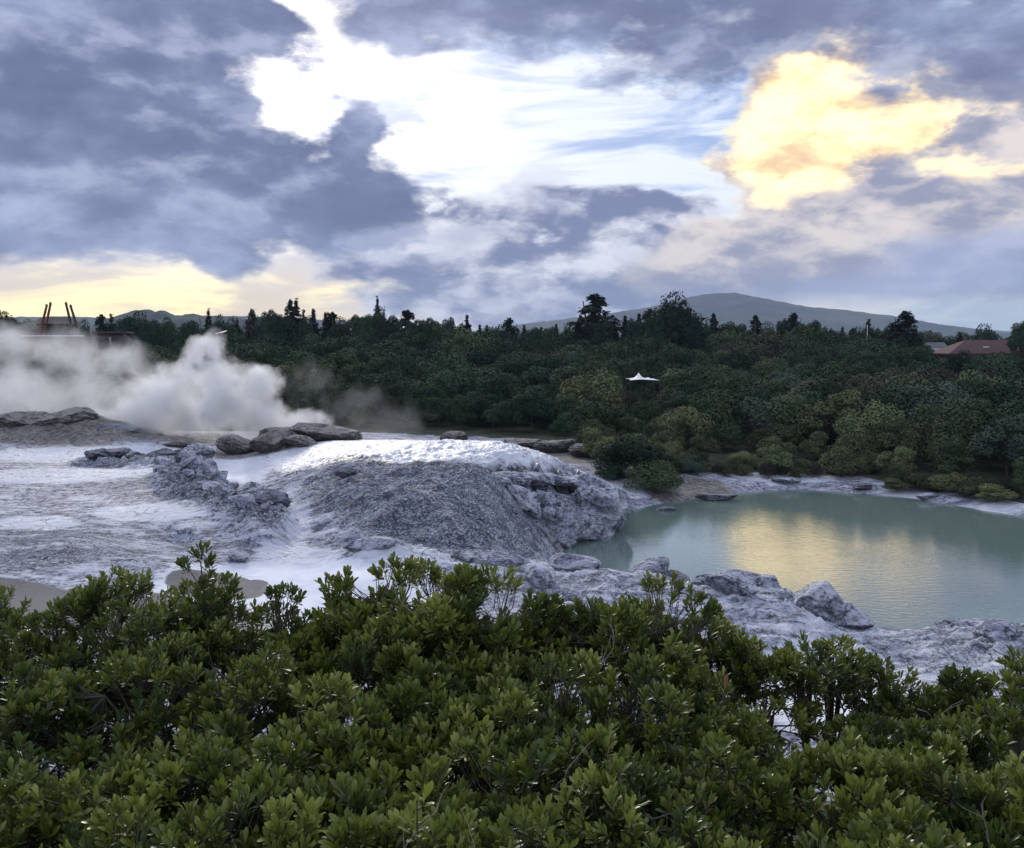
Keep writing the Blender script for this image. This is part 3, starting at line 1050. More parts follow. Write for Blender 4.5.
# skyline and other single trees: (px, top row, distance, width px, kind, idx, material, name, label)
SKY = [
    (6, 312, 150, 46, 'big', 0, 'deep', 'broadleaf_tree', 'broad rounded tree at the left edge rising behind the steam'),
    (27, 320, 160, 26, 'big', 1, 'scrub', 'broadleaf_tree', 'lower rounded tree just left of the pole structure in the steam'),
    (103, 314.5, 190, 16, 'coni', 2, 'needle', 'conifer_tree', 'small dark conifer just right of the leaning poles'),
    (112, 316, 200, 9, 'coni', 3, 'needle', 'conifer_tree', 'thin spire next to the small conifer by the leaning poles'),
    (126, 317, 185, 24, 'big', 1, 'deep', 'broadleaf_tree', 'left one of two dark domed trees before the pointed far hill'),
    (144, 314.5, 185, 32, 'big', 2, 'deep', 'broadleaf_tree', 'wider dark domed tree before the pointed far hill'),
    (170, 318, 190, 24, 'big', 0, 'deep', 'broadleaf_tree', 'dark tree right of the domed pair, above the steam'),
    (190, 321, 190, 22, 'big', 1, 'deep', 'broadleaf_tree', 'low dark tree left of the slim spire over the steam plume'),
    (209, 311, 195, 13, 'coni', 1, 'needle', 'conifer_tree', 'slim spire directly above the top of the steam plume'),
    (221, 317, 200, 18, 'big', 2, 'deep', 'broadleaf_tree', 'round topped tree between the slim spire and the thin open tree'),
    (238, 320, 190, 10, 'coni', 1, 'needle', 'conifer_tree', 'short spire half way between the plume top and the thin open tree'),
    (252, 309, 210, 12, 'coni', 2, 'browny', 'conifer_tree', 'thin open brownish tree with a tufted top on the left skyline'),
    (272, 311, 205, 22, 'big', 1, 'deep', 'broadleaf_tree', 'rounded crown left of the twin pointed conifers'),
    (291, 299.5, 210, 22, 'coni', 0, 'needle', 'conifer_tree', 'tallest pointed conifer of the left skyline'),
    (297, 301, 212, 16, 'coni', 1, 'needle', 'conifer_tree', 'second point of the twin conifers on the left skyline'),
    (304, 312, 200, 9, 'coni', 3, 'needle', 'conifer_tree', 'narrow low spire right of the twin conifers'),
    (314, 309, 210, 17, 'coni', 0, 'needle', 'conifer_tree', 'single pointed conifer half way between the twin conifers and the double topped one'),
    (326, 312.5, 200, 16, 'coni', 0, 'needle', 'conifer_tree', 'left top of the broad double topped conifer pair'),
    (333, 312, 200, 20, 'coni', 2, 'needle', 'conifer_tree', 'right top of the broad double topped conifer pair'),
    (357, 316, 205, 24, 'big', 1, 'deep', 'broadleaf_tree', 'open wispy crown left of the needle pointed tree'),
    (378, 299, 205, 11, 'coni', 1, 'needle', 'conifer_tree', 'needle pointed conifer standing out of a broad dark crown'),
    (379, 309, 204, 34, 'big', 0, 'deep', 'broadleaf_tree', 'broad dark crown around the foot of the needle pointed conifer'),
    (407, 310, 210, 23, 'coni', 2, 'needle', 'conifer_tree', 'ragged feathery conifer right of the needle pointed one'),
    (430, 319, 210, 24, 'big', 1, 'deep', 'broadleaf_tree', 'spreading crown right of the ragged feathery conifer'),
    (449, 318.5, 215, 18, 'big', 1, 'silver', 'broadleaf_tree', 'pale loose crown left of the dark cypress spire'),
    (467, 317, 200, 11, 'coni', 3, 'needle', 'cypress_tree', 'narrow dark cypress spire near the middle of the skyline'),
    (480, 325, 215, 13, 'coni', 0, 'needle', 'conifer_tree', 'first of three small conifers right of the cypress spire'),
    (487, 325, 215, 12, 'coni', 0, 'needle', 'conifer_tree', 'middle of three small conifers right of the cypress spire'),
    (495, 329, 215, 11, 'coni', 0, 'needle', 'conifer_tree', 'shortest of three small conifers right of the cypress spire'),
    (510, 318, 205, 18, 'coni', 2, 'needle', 'conifer_tree', 'blunt dark conifer at the centre of the skyline'),
    (524, 325, 215, 13, 'coni', 0, 'needle', 'conifer_tree', 'small conifer right of the blunt central one'),
    (541, 327, 215, 13, 'coni', 0, 'needle', 'conifer_tree', 'small conifer before the foot of the long far hill'),
    (556, 324, 215, 12, 'coni', 0, 'needle', 'conifer_tree', 'small pointed conifer left of the tall crooked one'),
    (580, 315, 205, 16, 'coni', 0, 'needle', 'conifer_tree', 'shorter conifer leaning on the left of the tall crooked one'),
    (594, 294, 200, 36, 'coni', 2, 'needle', 'conifer_tree', 'tallest dark conifer with a crooked tufted top'),
    (614, 322, 205, 14, 'coni', 0, 'needle', 'conifer_tree', 'low conifer in the dip right of the tall crooked one'),
    (625, 316, 205, 16, 'coni', 0, 'needle', 'conifer_tree', 'left one of three dark conifers beside the great round crown'),
    (639, 314, 205, 16, 'coni', 0, 'needle', 'conifer_tree', 'right one of three dark conifers beside the great round crown'),
    (650, 309, 215, 20, 'coni', 2, 'scrub', 'conifer_tree', 'paler conifer touching the great round crown'),
    (675, 296, 190, 54, 'big', 2, 'deep', 'pine_tree', 'great round crowned pine before the highest far hill'),
    (713, 313, 200, 20, 'coni', 0, 'needle', 'conifer_tree', 'pointed conifer right of the great round crowned pine'),
    (738, 325, 200, 24, 'big', 1, 'scrub', 'broadleaf_tree', 'lighter low crown between two pointed conifers under the hill'),
    (755, 315, 205, 26, 'coni', 0, 'needle', 'conifer_tree', 'broad pointed conifer below the right flank of the high hill'),
    (783, 320, 205, 16, 'big', 1, 'deep', 'broadleaf_tree', 'left half of the ragged pair under the hill ridge'),
    (794, 313, 205, 17, 'coni', 2, 'needle', 'conifer_tree', 'ragged topped conifer under the hill ridge'),
    (813, 321, 200, 18, 'big', 1, 'deep', 'broadleaf_tree', 'smooth egg shaped dark tree right of the ragged conifer'),
    (832, 329, 205, 10, 'big', 1, 'deep', 'broadleaf_tree', 'small round dark tree left of the hedge of conifers'),
    (842, 327, 205, 11, 'coni', 0, 'needle', 'conifer_tree', 'first conifer of the clump left of the white pole'),
    (853, 328, 205, 12, 'coni', 2, 'needle', 'conifer_tree', 'middle conifer of the clump left of the white pole'),
    (868, 321, 205, 11, 'coni', 3, 'needle', 'cypress_tree', 'slim cypress right behind the white pole'),
    (877, 329, 205, 14, 'big', 1, 'deep', 'broadleaf_tree', 'rounded tree right of the white pole'),
    (903, 311, 190, 26, 'coni', 2, 'needle', 'conifer_tree', 'tall dark irregular conifer left of the red roofed house'),
    (896, 325, 192, 26, 'big', 1, 'deep', 'broadleaf_tree', 'dark bulging crown low on the left of the tall irregular conifer'),
    (914, 326, 192, 16, 'big', 0, 'deep', 'broadleaf_tree', 'dark bulging crown low on the right of the tall irregular conifer'),
    (960, 333, 225, 12, 'coni', 0, 'needle', 'conifer_tree', 'small conifer poking up behind the red roof'),
    (987, 326, 225, 30, 'big', 2, 'deep', 'broadleaf_tree', 'round topped tree behind the red roofed house'),
    (1021, 322, 190, 22, 'big', 1, 'deep', 'broadleaf_tree', 'dark tree cut by the right edge of the picture'),
    (60, 321, 183, 30, 'big', 1, 'deep', 'broadleaf_tree', None),
    (86, 322, 184, 22, 'big', 2, 'deep', 'broadleaf_tree', None),
    (158, 321, 180, 22, 'big', 0, 'deep', 'broadleaf_tree', None),
    (230, 320, 189, 20, 'big', 2, 'scrub', 'broadleaf_tree', None),
    (262, 318, 196, 24, 'big', 0, 'deep', 'broadleaf_tree', None),
    (284, 316, 185, 26, 'big', 1, 'deep', 'broadleaf_tree', None),
    (305, 318, 186, 24, 'big', 0, 'deep', 'broadleaf_tree', None),
    (345, 320, 188, 26, 'big', 0, 'scrub', 'broadleaf_tree', None),
    (366, 316, 185, 24, 'big', 1, 'deep', 'broadleaf_tree', None),
    (392, 317, 200, 28, 'big', 1, 'deep', 'broadleaf_tree', None),
    (418, 321, 199, 26, 'big', 1, 'deep', 'broadleaf_tree', None),
    (440, 323, 192, 24, 'big', 1, 'scrub', 'broadleaf_tree', None),
    (459, 325, 187, 20, 'big', 1, 'deep', 'broadleaf_tree', None),
    (502, 327, 182, 18, 'big', 2, 'deep', 'broadleaf_tree', None),
    (533, 328, 189, 20, 'big', 1, 'deep', 'broadleaf_tree', None),
    (550, 328, 186, 20, 'big', 1, 'scrub', 'broadleaf_tree', None),
    (570, 324, 199, 24, 'big', 2, 'deep', 'broadleaf_tree', None),
    (604, 322, 194, 28, 'big', 1, 'deep', 'broadleaf_tree', None),
    (634, 320, 189, 26, 'big', 1, 'deep', 'broadleaf_tree', None),
    (655, 316, 182, 24, 'big', 1, 'deep', 'broadleaf_tree', None),
    (696, 318, 200, 30, 'big', 0, 'deep', 'broadleaf_tree', None),
    (726, 323, 197, 26, 'big', 1, 'scrub', 'broadleaf_tree', None),
    (768, 324, 190, 26, 'big', 2, 'scrub', 'broadleaf_tree', None),
    (803, 325, 186, 22, 'big', 1, 'scrub', 'broadleaf_tree', None),
    (822, 328, 186, 20, 'big', 0, 'deep', 'broadleaf_tree', None),
    (860, 329, 185, 22, 'big', 2, 'deep', 'broadleaf_tree', None),
    (889, 330, 198, 22, 'big', 1, 'deep', 'broadleaf_tree', None),
]
for (px, py, d, wpx, kind, idx, mt, nm, lab) in SKY:
    x, y = far(px, d)
    g = gz(x, y)
    top = hz(py, d)
    lst = coni_mesh if kind == 'coni' else big_mesh
    w0, h0 = lst[idx][2], lst[idx][3]
    wm_ = wpx * d / FPX
    hh = top - g
    if kind == 'big':
        h0 *= 1.0
    e = plant(kind, idx, x, y, max(0.4, wm_ / w0 * (1.95 if kind == 'coni' else 1.15)), rng.uniform(0, 6.28), nm, lab or ('dark rounded crown ' + ('left of the slim spire above the steam plume' if px < 205 else 'between the slim spire and the needle pointed conifer' if px < 378 else 'between the needle pointed conifer and the cypress spire' if px < 467 else 'between the cypress spire and the tall crooked conifer' if px < 594 else 'between the great round pine and the high hill' if px < 730 else 'below the right flank of the high hill')), 'tree', None if lab else 'rounded crowns between the skyline conifers', M[mt], g, hh / h0)

# named shrubs nearer the pool: (px, top row, d, width px, material, idx, label)
NEAR = [
    (628, 436, 70, 84, 'deep', 0, 'big dark green bush right behind the tip of the rock mound'),
    (655, 462, 67.5, 66, 'scrub', 3, 'lower green bush in front of the big dark one by the rock tip'),
    (612, 474, 68.5, 34, 'deep', 4, 'small dark bush at the foot of the big one beside the rock tip'),
    (572, 353, 150, 44, 'silver', 3, 'pale grey green domed tree standing out in the middle of the woodland'),
    (690, 392, 100, 56, 'deep', 2, 'tall dense green bush below and right of the white canopy'),
    (724, 424, 84, 50, 'scrub', 1, 'pointed light green bush above the far shore left of the golden reflection'),
    (745, 462, 77, 34, 'olive', 0, 'yellowish green bush on the shore above the golden reflection'),
    (700, 462, 74.5, 36, 'scrub', 4, 'small bush at the shore left of the yellowish green one'),
    (690, 482, 73, 34, 'silver', 3, 'small grey green bush at the brown flat by the water'),
    (775, 432, 84, 60, 'olive', 1, 'large olive bush above the middle of the far shore'),
    (902, 484, 68.5, 30, 'olive', 4, 'leftmost of the low olive bushes in a row overhanging the right shore'),
    (926, 477, 68, 40, 'olive', 0, 'second from the left of the low olive bushes in a row overhanging the right shore'),
    (952, 474, 67, 44, 'olive', 1, 'highest of the low olive bushes in a row overhanging the right shore'),
    (980, 478, 65.5, 42, 'olive', 0, 'low olive bush right of the highest one in the row overhanging the right shore'),
    (1006, 486, 63.2, 40, 'lime', 4, 'last small yellow green bush on the right shore'),
    (957, 352, 125, 40, 'needle', 2, 'round very dark tree below the red roofed house'),
    (905, 425, 82, 56, 'olive', 0, 'light olive bush above the right shore with a rounded top'),
    (990, 420, 84, 90, 'scrub', 1, 'broad green bush near the right edge above the olive mound'),
    (845, 424, 88, 74, 'browny', 1, 'broad greyish brown bush above the far shore'),
]
NEAR_PX = []
for (px, py, d, wpx, mt, idx, lab) in NEAR:
    x, y = far(px, d)
    g = gz(x, y)
    hh = max(hz(py, d) - g, 0.45 * wpx * d / FPX)
    w0, h0 = PROTO_SPEC[idx][0], PROTO_SPEC[idx][1]
    plant('bush', idx, x, y, wpx * d / FPX / w0, rng.uniform(0, 6.28), 'bush', lab, 'bush', None, M[mt], g, hh / h0 * 1.02)
    NEAR_PX.append((x, y, wpx * d / FPX / 2))


def front_edge(px):
    """where vegetation begins"""
    return np.interp(px, [-400, 0, 330, 440, 560, 585, 600, 640, 700, 760, 870, 960, 1030, 1130, 1400],
                     [98, 98, 98, 96, 93, 90, 73, 68, 71.5, 72.4, 71.4, 65.2, 61, 57, 53])


def canopy_top(px, d):
    """row the canopy reaches at a distance (slow undulation)"""
    return 0


ZONE_LABEL = {
    ('scrub', 'r'): 'dark green rounded bush in the woodland behind the pool',
    ('deep', 'r'): 'very dark dense bush in the woodland behind the pool',
    ('olive', 'r'): 'olive bush with lighter top in the woodland behind the pool',
    ('browny', 'r'): 'dull brownish bush in the woodland behind the pool',
    ('silver', 'r'): 'greyish green bush in the woodland behind the pool',
    ('scrub', 'l'): 'dark green rounded bush in the woodland behind the terrace and steam',
    ('deep', 'l'): 'very dark dense bush in the woodland behind the terrace and steam',
    ('olive', 'l'): 'olive bush with lighter top in the woodland behind the terrace and steam',
    ('browny', 'l'): 'dull brownish bush in the woodland behind the terrace and steam',
    ('silver', 'l'): 'greyish green bush in the woodland behind the terrace and steam',
}
LOOK = {'scrub': 'dark green rounded bush', 'deep': 'very dark dense bush', 'olive': 'olive bush with lighter top', 'browny': 'dull brownish bush', 'silver': 'greyish green bush'}
SPOT = [(150, 'behind the drifting steam'), (330, 'behind the thick white plume'), (450, 'behind the faint steam wisp'), (575, 'behind the white mound'),
        (640, 'behind the rock mound tip'), (740, 'left of the golden reflection'), (860, 'above the golden reflection'), (950, 'right of the golden reflection'), (9999, 'near the right edge')]


def bush_label(mt, px, depth):
    spot = next(s_ for lim_, s_ in SPOT if px < lim_)
    row = 'in the front row' if depth < 6 else ('in the middle rows' if depth < 14 else 'in the back rows')
    lab_ = LOOK[mt] + ' ' + row + ' ' + spot
    return lab_, 'bush', lab_.replace(' bush', ' bushes')


placed = []
cands = []
for k in range(9000):
    d = math.sqrt(rng.uniform(58 ** 2, 128 ** 2))
    px = rng.uniform(-60, 1090)
    x, y = far(px, d)
    if y < front_edge(px) + 1.6 + (1.2 if px < 560 else 0):
        continue
    cands.append((x, y, px))
cands.sort(key=lambda c_: c_[1] - front_edge(c_[2]) + rng.uniform(0, 6))
grid = {}
for (x, y, px) in cands:
    s = 3.1 + (y - 60) * 0.012
    ok = True
    for (qx, qy, qr) in NEAR_PX:
        if (qx - x) ** 2 + (qy - y) ** 2 < (qr * 0.75 + 1.2) ** 2:
            ok = False
            break
    if not ok:
        continue
    gx, gy = int(x // 4), int(y // 4)
    for i in (-1, 0, 1):
        for j in (-1, 0, 1):
            for (qx, qy) in grid.get((gx + i, gy + j), []):
                if (qx - x) ** 2 + (qy - y) ** 2 < s * s:
                    ok = False
    if not ok:
        continue
    grid.setdefault((gx, gy), []).append((x, y))
    placed.append((x, y, px))
placed.sort(key=lambda c_: c_[1])
ind = placed[:250]
rest = placed[250:]
for (x, y, px) in ind:
    depth = y - front_edge(px)
    s = 0.66 + min(0.70, depth * 0.042) + rng.uniform(-0.16, 0.24)
    if 650 < px < 830 and depth < 9:
        s *= 0.68
    if abs(px - 640) < 40 and y > 78:
        s = min(s, 0.72)
    side = 'l' if px < 570 else 'r'
    u = pn(np.array([x * 0.06]), np.array([y * 0.06]), 3.3)[0] + rng.uniform(-0.25, 0.25)
    if side == 'r':
        mt = 'olive' if u > 0.08 and depth < 26 else ('browny' if u > 0.12 else ('scrub' if u > -0.20 else ('deep' if u > -0.42 else 'silver')))
    else:
        mt = 'olive' if u > 0.42 else ('browny' if u > 0.30 else ('scrub' if u > 0.0 else 'deep'))
    plant('bush', rng.randrange(5), x, y, s * rng.uniform(.95, 1.2), rng.uniform(0, 6.28), 'bush', *bush_label(mt, px, depth), M[mt], None, s)

for k in range(34):
    px = 648 + k * 11.5 + rng.uniform(-5, 5)
    d = float(front_edge(px)) + 1.2 + rng.uniform(-0.6, 3.0)
    x, y = far(px, d)
    if px > 890 and rng.random() < .5:
        continue
    mt = rng.choice(['olive', 'scrub', 'scrub', 'browny', 'olive'])
    w_ = 'left of' if px < 740 else ('above' if px < 860 else 'right of')
    lb = 'small low %s bush at the back of the pale shore %s the golden reflection' % ({'olive': 'olive', 'scrub': 'green', 'browny': 'brownish'}[mt], w_)
    plant('bush', rng.randrange(5), x, y, rng.uniform(.28, .5), rng.uniform(0, 6.28), 'bush', lb, 'bush', lb.replace(' bush', ' bushes'), M[mt])

# the woodland farther off, one mass: instances of the same crowns --------------------
CLEAR = ((643, 92, 124, 24), (985, 150, 232, 60), (925, 165, 215, 14), (78, 128, 175, 66), (867, 185, 205, 6))
far_pts = [(x, y, 0) for (x, y, px) in rest if not any(abs(px - c0) < rx and a0 < y < a1 for (c0, a0, a1, rx) in CLEAR)]
g2 = {}
for k in range(16000):
    d = math.sqrt(rng.uniform(104 ** 2, 300 ** 2))
    px = rng.uniform(-140, 1170)
    x, y = far(px, d)
    if rng.random() > 1.0 or any((x - a) ** 2 + (y - b) ** 2 < 5 for (a, b, c_) in far_pts[:0]):
        continue
    if y < 128 and len(rest) and px > -60 and px < 1090:
        continue
    s = 4.2 + (y - 100) * 0.006
    gx, gy = int(x // 6), int(y // 6)
    ok = True
    for i in (-1, 0, 1):
        for j in (-1, 0, 1):
            for (qx, qy) in g2.get((gx + i, gy + j), []):
                if (qx - x) ** 2 + (qy - y) ** 2 < s * s:
                    ok = False
    if ok:
        # keep the tent, the house and the pole structure in view
        clear = False
        for (cx_, d0, d1, rx) in CLEAR:
            if abs(px - cx_) < rx and d0 < y < d1:
                clear = True
        if clear:
            continue
        g2.setdefault((gx, gy), []).append((x, y))
        far_pts.append((x, y, 1))


def woodland(name, pts, mt, seed, label):
    r = random.Random(seed)
    me = bpy.data.meshes.new(name)
    P = []
    S = []
    RZ = []
    I = []
    for (x, y, k) in pts:
        depth = y - 75
        hmax = 4.4 + min(3.6, max(0, depth) * 0.036) + (0.4 + 0.6 * float(sst(np.array(-x), -60, 40))) * float(sst(np.array(y), 165, 215))
        u = pn(np.array([x * 0.035]), np.array([y * 0.035]), 8.3)[0]
        hh = hmax * (1 + 0.24 * u) * r.uniform(.78, 1.2)
        P.append((x, y, gz(x, y) if y < 175 else 3.0))
        S.append(hh / 4.0)
        RZ.append(r.uniform(0, 6.28))
        I.append(r.randrange(5))
    me.from_pydata(P, [], [])
    attr(me, 'size', S)
    attr(me, 'turn', RZ)
    a = me.attributes.new('pick', 'INT', 'POINT')
    a.data.foreach_set('value', I)
    o = obj(name, me)
    tag(o, label, 'woodland', None, 'stuff')
    ng = bpy.data.node_groups.new('scatter_crowns', 'GeometryNodeTree')
    ng.interface.new_socket('Geometry', in_out='INPUT', socket_type='NodeSocketGeometry')
    ng.interface.new_socket('Geometry', in_out='OUTPUT', socket_type='NodeSocketGeometry')
    N_ = ng.nodes
    gi = N_.new('NodeGroupInput')
    go = N_.new('NodeGroupOutput')
    gi2 = N_.new('GeometryNodeJoinGeometry')
    srcs = []
    for i in range(5):
        src = next(ob for ob in bpy.data.objects if ob.type == 'MESH' and ob.data == bush_mesh[i][0])
        srcs.append(src)
    last = None
    for i, src in reversed(list(enumerate(srcs))):
        oi = N_.new('GeometryNodeObjectInfo')
        oi.inputs['Object'].default_value = src
        oi.inputs['As Instance'].default_value = True
        oi.transform_space = 'ORIGINAL'
        cmp_ = N_.new('FunctionNodeCompare')
        cmp_.data_type = 'INT'
        cmp_.operation = 'EQUAL'
        na = N_.new('GeometryNodeInputNamedAttribute')
        na.data_type = 'INT'
        na.inputs['Name'].default_value = 'pick'
        ng.links.new(na.outputs['Attribute'], cmp_.inputs[2])
        cmp_.inputs[3].default_value = i
        iop = N_.new('GeometryNodeInstanceOnPoints')
        ng.links.new(gi.outputs[0], iop.inputs['Points'])
        ng.links.new(cmp_.outputs[0], iop.inputs['Selection'])
        ng.links.new(oi.outputs['Geometry'], iop.inputs['Instance'])
        ns = N_.new('GeometryNodeInputNamedAttribute')
        ns.data_type = 'FLOAT'
        ns.inputs['Name'].default_value = 'size'
        cx_ = N_.new('ShaderNodeCombineXYZ')
        for q_ in range(3):
            ng.links.new(ns.outputs['Attribute'], cx_.inputs[q_])
        ng.links.new(cx_.outputs[0], iop.inputs['Scale'])
        nr = N_.new('GeometryNodeInputNamedAttribute')
        nr.data_type = 'FLOAT'
        nr.inputs['Name'].default_value = 'turn'
        cr_ = N_.new('ShaderNodeCombineXYZ')
        ng.links.new(nr.outputs['Attribute'], cr_.inputs[2])
        ng.links.new(cr_.outputs[0], iop.inputs['Rotation'])
        ng.links.new(iop.outputs[0], gi2.inputs[0])
    sm_ = N_.new('GeometryNodeSetMaterial')
    sm_.inputs['Material'].default_value = M[mt]
    rl = N_.new('GeometryNodeRealizeInstances')
    ng.links.new(gi2.outputs[0], sm_.inputs['Geometry'])
    ng.links.new(sm_.outputs[0], go.inputs[0])
    md = o.modifiers.new('scatter', 'NODES')
    md.node_group = ng
    return o


rr_ = random.Random(3)
groups = {'deep': [], 'scrub': [], 'browny': []}
for p_ in far_pts:
    u = pn(np.array([p_[0] * 0.03]), np.array([p_[1] * 0.03]), 1.7)[0] + rr_.uniform(-.2, .2)
    groups['browny' if u > .38 else ('scrub' if u > 0.0 else 'deep')].append(p_)
woodland('far_woodland', groups['deep'], 'deep', 1, 'dark mass of far-off woodland below the skyline')
woodland('far_woodland', groups['scrub'], 'scrub', 2, 'greener mass of far-off woodland below the skyline')
woodland('far_woodland', groups['browny'], 'browny', 3, 'brownish mass of far-off woodland below the skyline')
print('bushes', len(ind), 'far', len(far_pts))
# ------------------------------------------------------------------ rocks


def rock_material(name, a, b_, pale, brown=0.0):
    m, t, b = new_mat(name)
    P = geo_pos(t)
    n1 = t.noise(P, 0.9, 7, 0.62)
    n2 = t.noise(P, 4.5, 7, 0.65)
    col = t.mix(t.sstep(n2, 0.34, 0.66), a, b_)
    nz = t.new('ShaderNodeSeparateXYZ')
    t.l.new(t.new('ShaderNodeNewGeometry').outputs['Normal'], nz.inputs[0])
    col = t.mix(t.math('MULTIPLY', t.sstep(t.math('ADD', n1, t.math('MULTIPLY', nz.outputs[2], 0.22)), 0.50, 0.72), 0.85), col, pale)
    vor = t.new('ShaderNodeTexVoronoi', feature='DISTANCE_TO_EDGE')
    t.l.new(t.vmath('ADD', P, t.vmath('SCALE', t.vmath('SUBTRACT', t.noise(P, 2.5, 4, 0.6, color=True), (0.5, 0.5, 0.5)), scale=0.9)), vor.inputs['Vector'])
    vor.inputs['Scale'].default_value = 0.9
    crack = t.sstep(vor.outputs['Distance'], 0.035, 0.0)
    col = t.mix(t.math('MULTIPLY', crack, 0.6), col, (0.03, 0.03, 0.04))
    t.l.new(col, b.inputs['Base Color'])
    b.inputs['Roughness'].default_value = 0.8
    h = t.math('ADD', n2, t.math('MULTIPLY', t.noise(P, 16.0, 6, 0.65), 0.4))
    bump(t, b, t.math('SUBTRACT', h, crack), 0.8, 0.12)
    return m


M['rock'] = rock_material('grey_rock', lin_rgb(74, 76, 86), lin_rgb(150, 150, 162), lin_rgb(196, 196, 206))
M['rock_dark'] = rock_material('dark_rock', lin_rgb(46, 47, 54), lin_rgb(104, 104, 114), lin_rgb(140, 140, 150))
M['rock_pale'] = rock_material('pale_rock', lin_rgb(112, 114, 128), lin_rgb(184, 186, 198), lin_rgb(222, 223, 230))
M['rock_brown'] = rock_material('brown_rock', lin_rgb(56, 52, 50), lin_rgb(106, 98, 92), lin_rgb(146, 140, 136))


def ico(sub):
    bm_ = bmesh.new()
    bmesh.ops.create_icosphere(bm_, subdivisions=sub, radius=1)
    V = np.array([v.co[:] for v in bm_.verts])
    F = np.array([[v.index for v in f.verts] for f in bm_.faces])
    bm_.free()
    return V, F


ICO5 = ico(6)
ICO4 = ico(5)


def rock_shape(seed, facets=12, rough=0.10, sub=None, hard=0.75):
    rg = np.random.RandomState(seed)
    V, F = sub or ICO5
    n = rg.normal(size=(facets, 3))
    n /= np.linalg.norm(n, axis=1)[:, None]
    h = rg.uniform(0.55, 0.92, facets)
    dp = V @ n.T
    rr = np.where(dp > 0.05, h / np.maximum(dp, 0.05), 9)
    r = np.minimum(1.0, rr.min(1))
    r = hard * r + (1 - hard) * 0.85
    P = V * r[:, None]
    s = seed * 3.7
    nz = fbm(P[:, 0] * 1.3 + s, P[:, 1] * 1.3, P[:, 2] * 1.3, 5, 0.55, ridge=True) * rough * 1.4 + fbm(P[:, 0] * 4 + s, P[:, 1] * 4, P[:, 2] * 6, 4, 0.55) * rough
    return P * (1 + nz)[:, None], F


def rock(px, d, w, dep, h, seed, mat, label, rot=(0, 0, 0), sink=0.3, facets=12, rough=0.10, z=None, group=None, peak=None):
    x, y = far(px, d)
    g = float(height(np.array([x]), np.array([y]), True)[0]) if z is None else z
    P, F = rock_shape(seed, facets, rough * (1.9 if 60 < seed < 69 else 1.35), None, 0.95)
    P = P.copy()
    if peak is not None:           # lean the mass to one side: higher on the left (negative) or right
        P[:, 2] *= 1 + peak * P[:, 0]
    k_ = 1.12 if 60 < seed < 69 else 1.0
    if seed in (41, 42, 43, 44, 45, 49, 50, 51):
        sink += {41: .25, 42: .25}.get(seed, .5)
    if 60 < seed < 69:
        sink += {66: .55, 67: .75, 61: .7, 62: .65, 63: .6, 64: .55}.get(seed, .35)
    P = P * np.array([w / 2, dep / 2, h / 2]) * k_
    e = Euler([R(a) for a in rot]).to_matrix()
    P = P @ np.array(e).T
    P[:, 2] -= P[:, 2].min()
    if (60 < seed < 69) or seed in (46, 49, 50, 52, 53, 54, 55, 43, 44, 45) or seed >= 200:
        mat = 'sinter'
    o = obj('boulder', mesh_np('boulder', P, F, M[mat], True))
    o.location = (x, y, g - h * sink * 0.6)
    tag(o, label, 'rock', group)
    return o


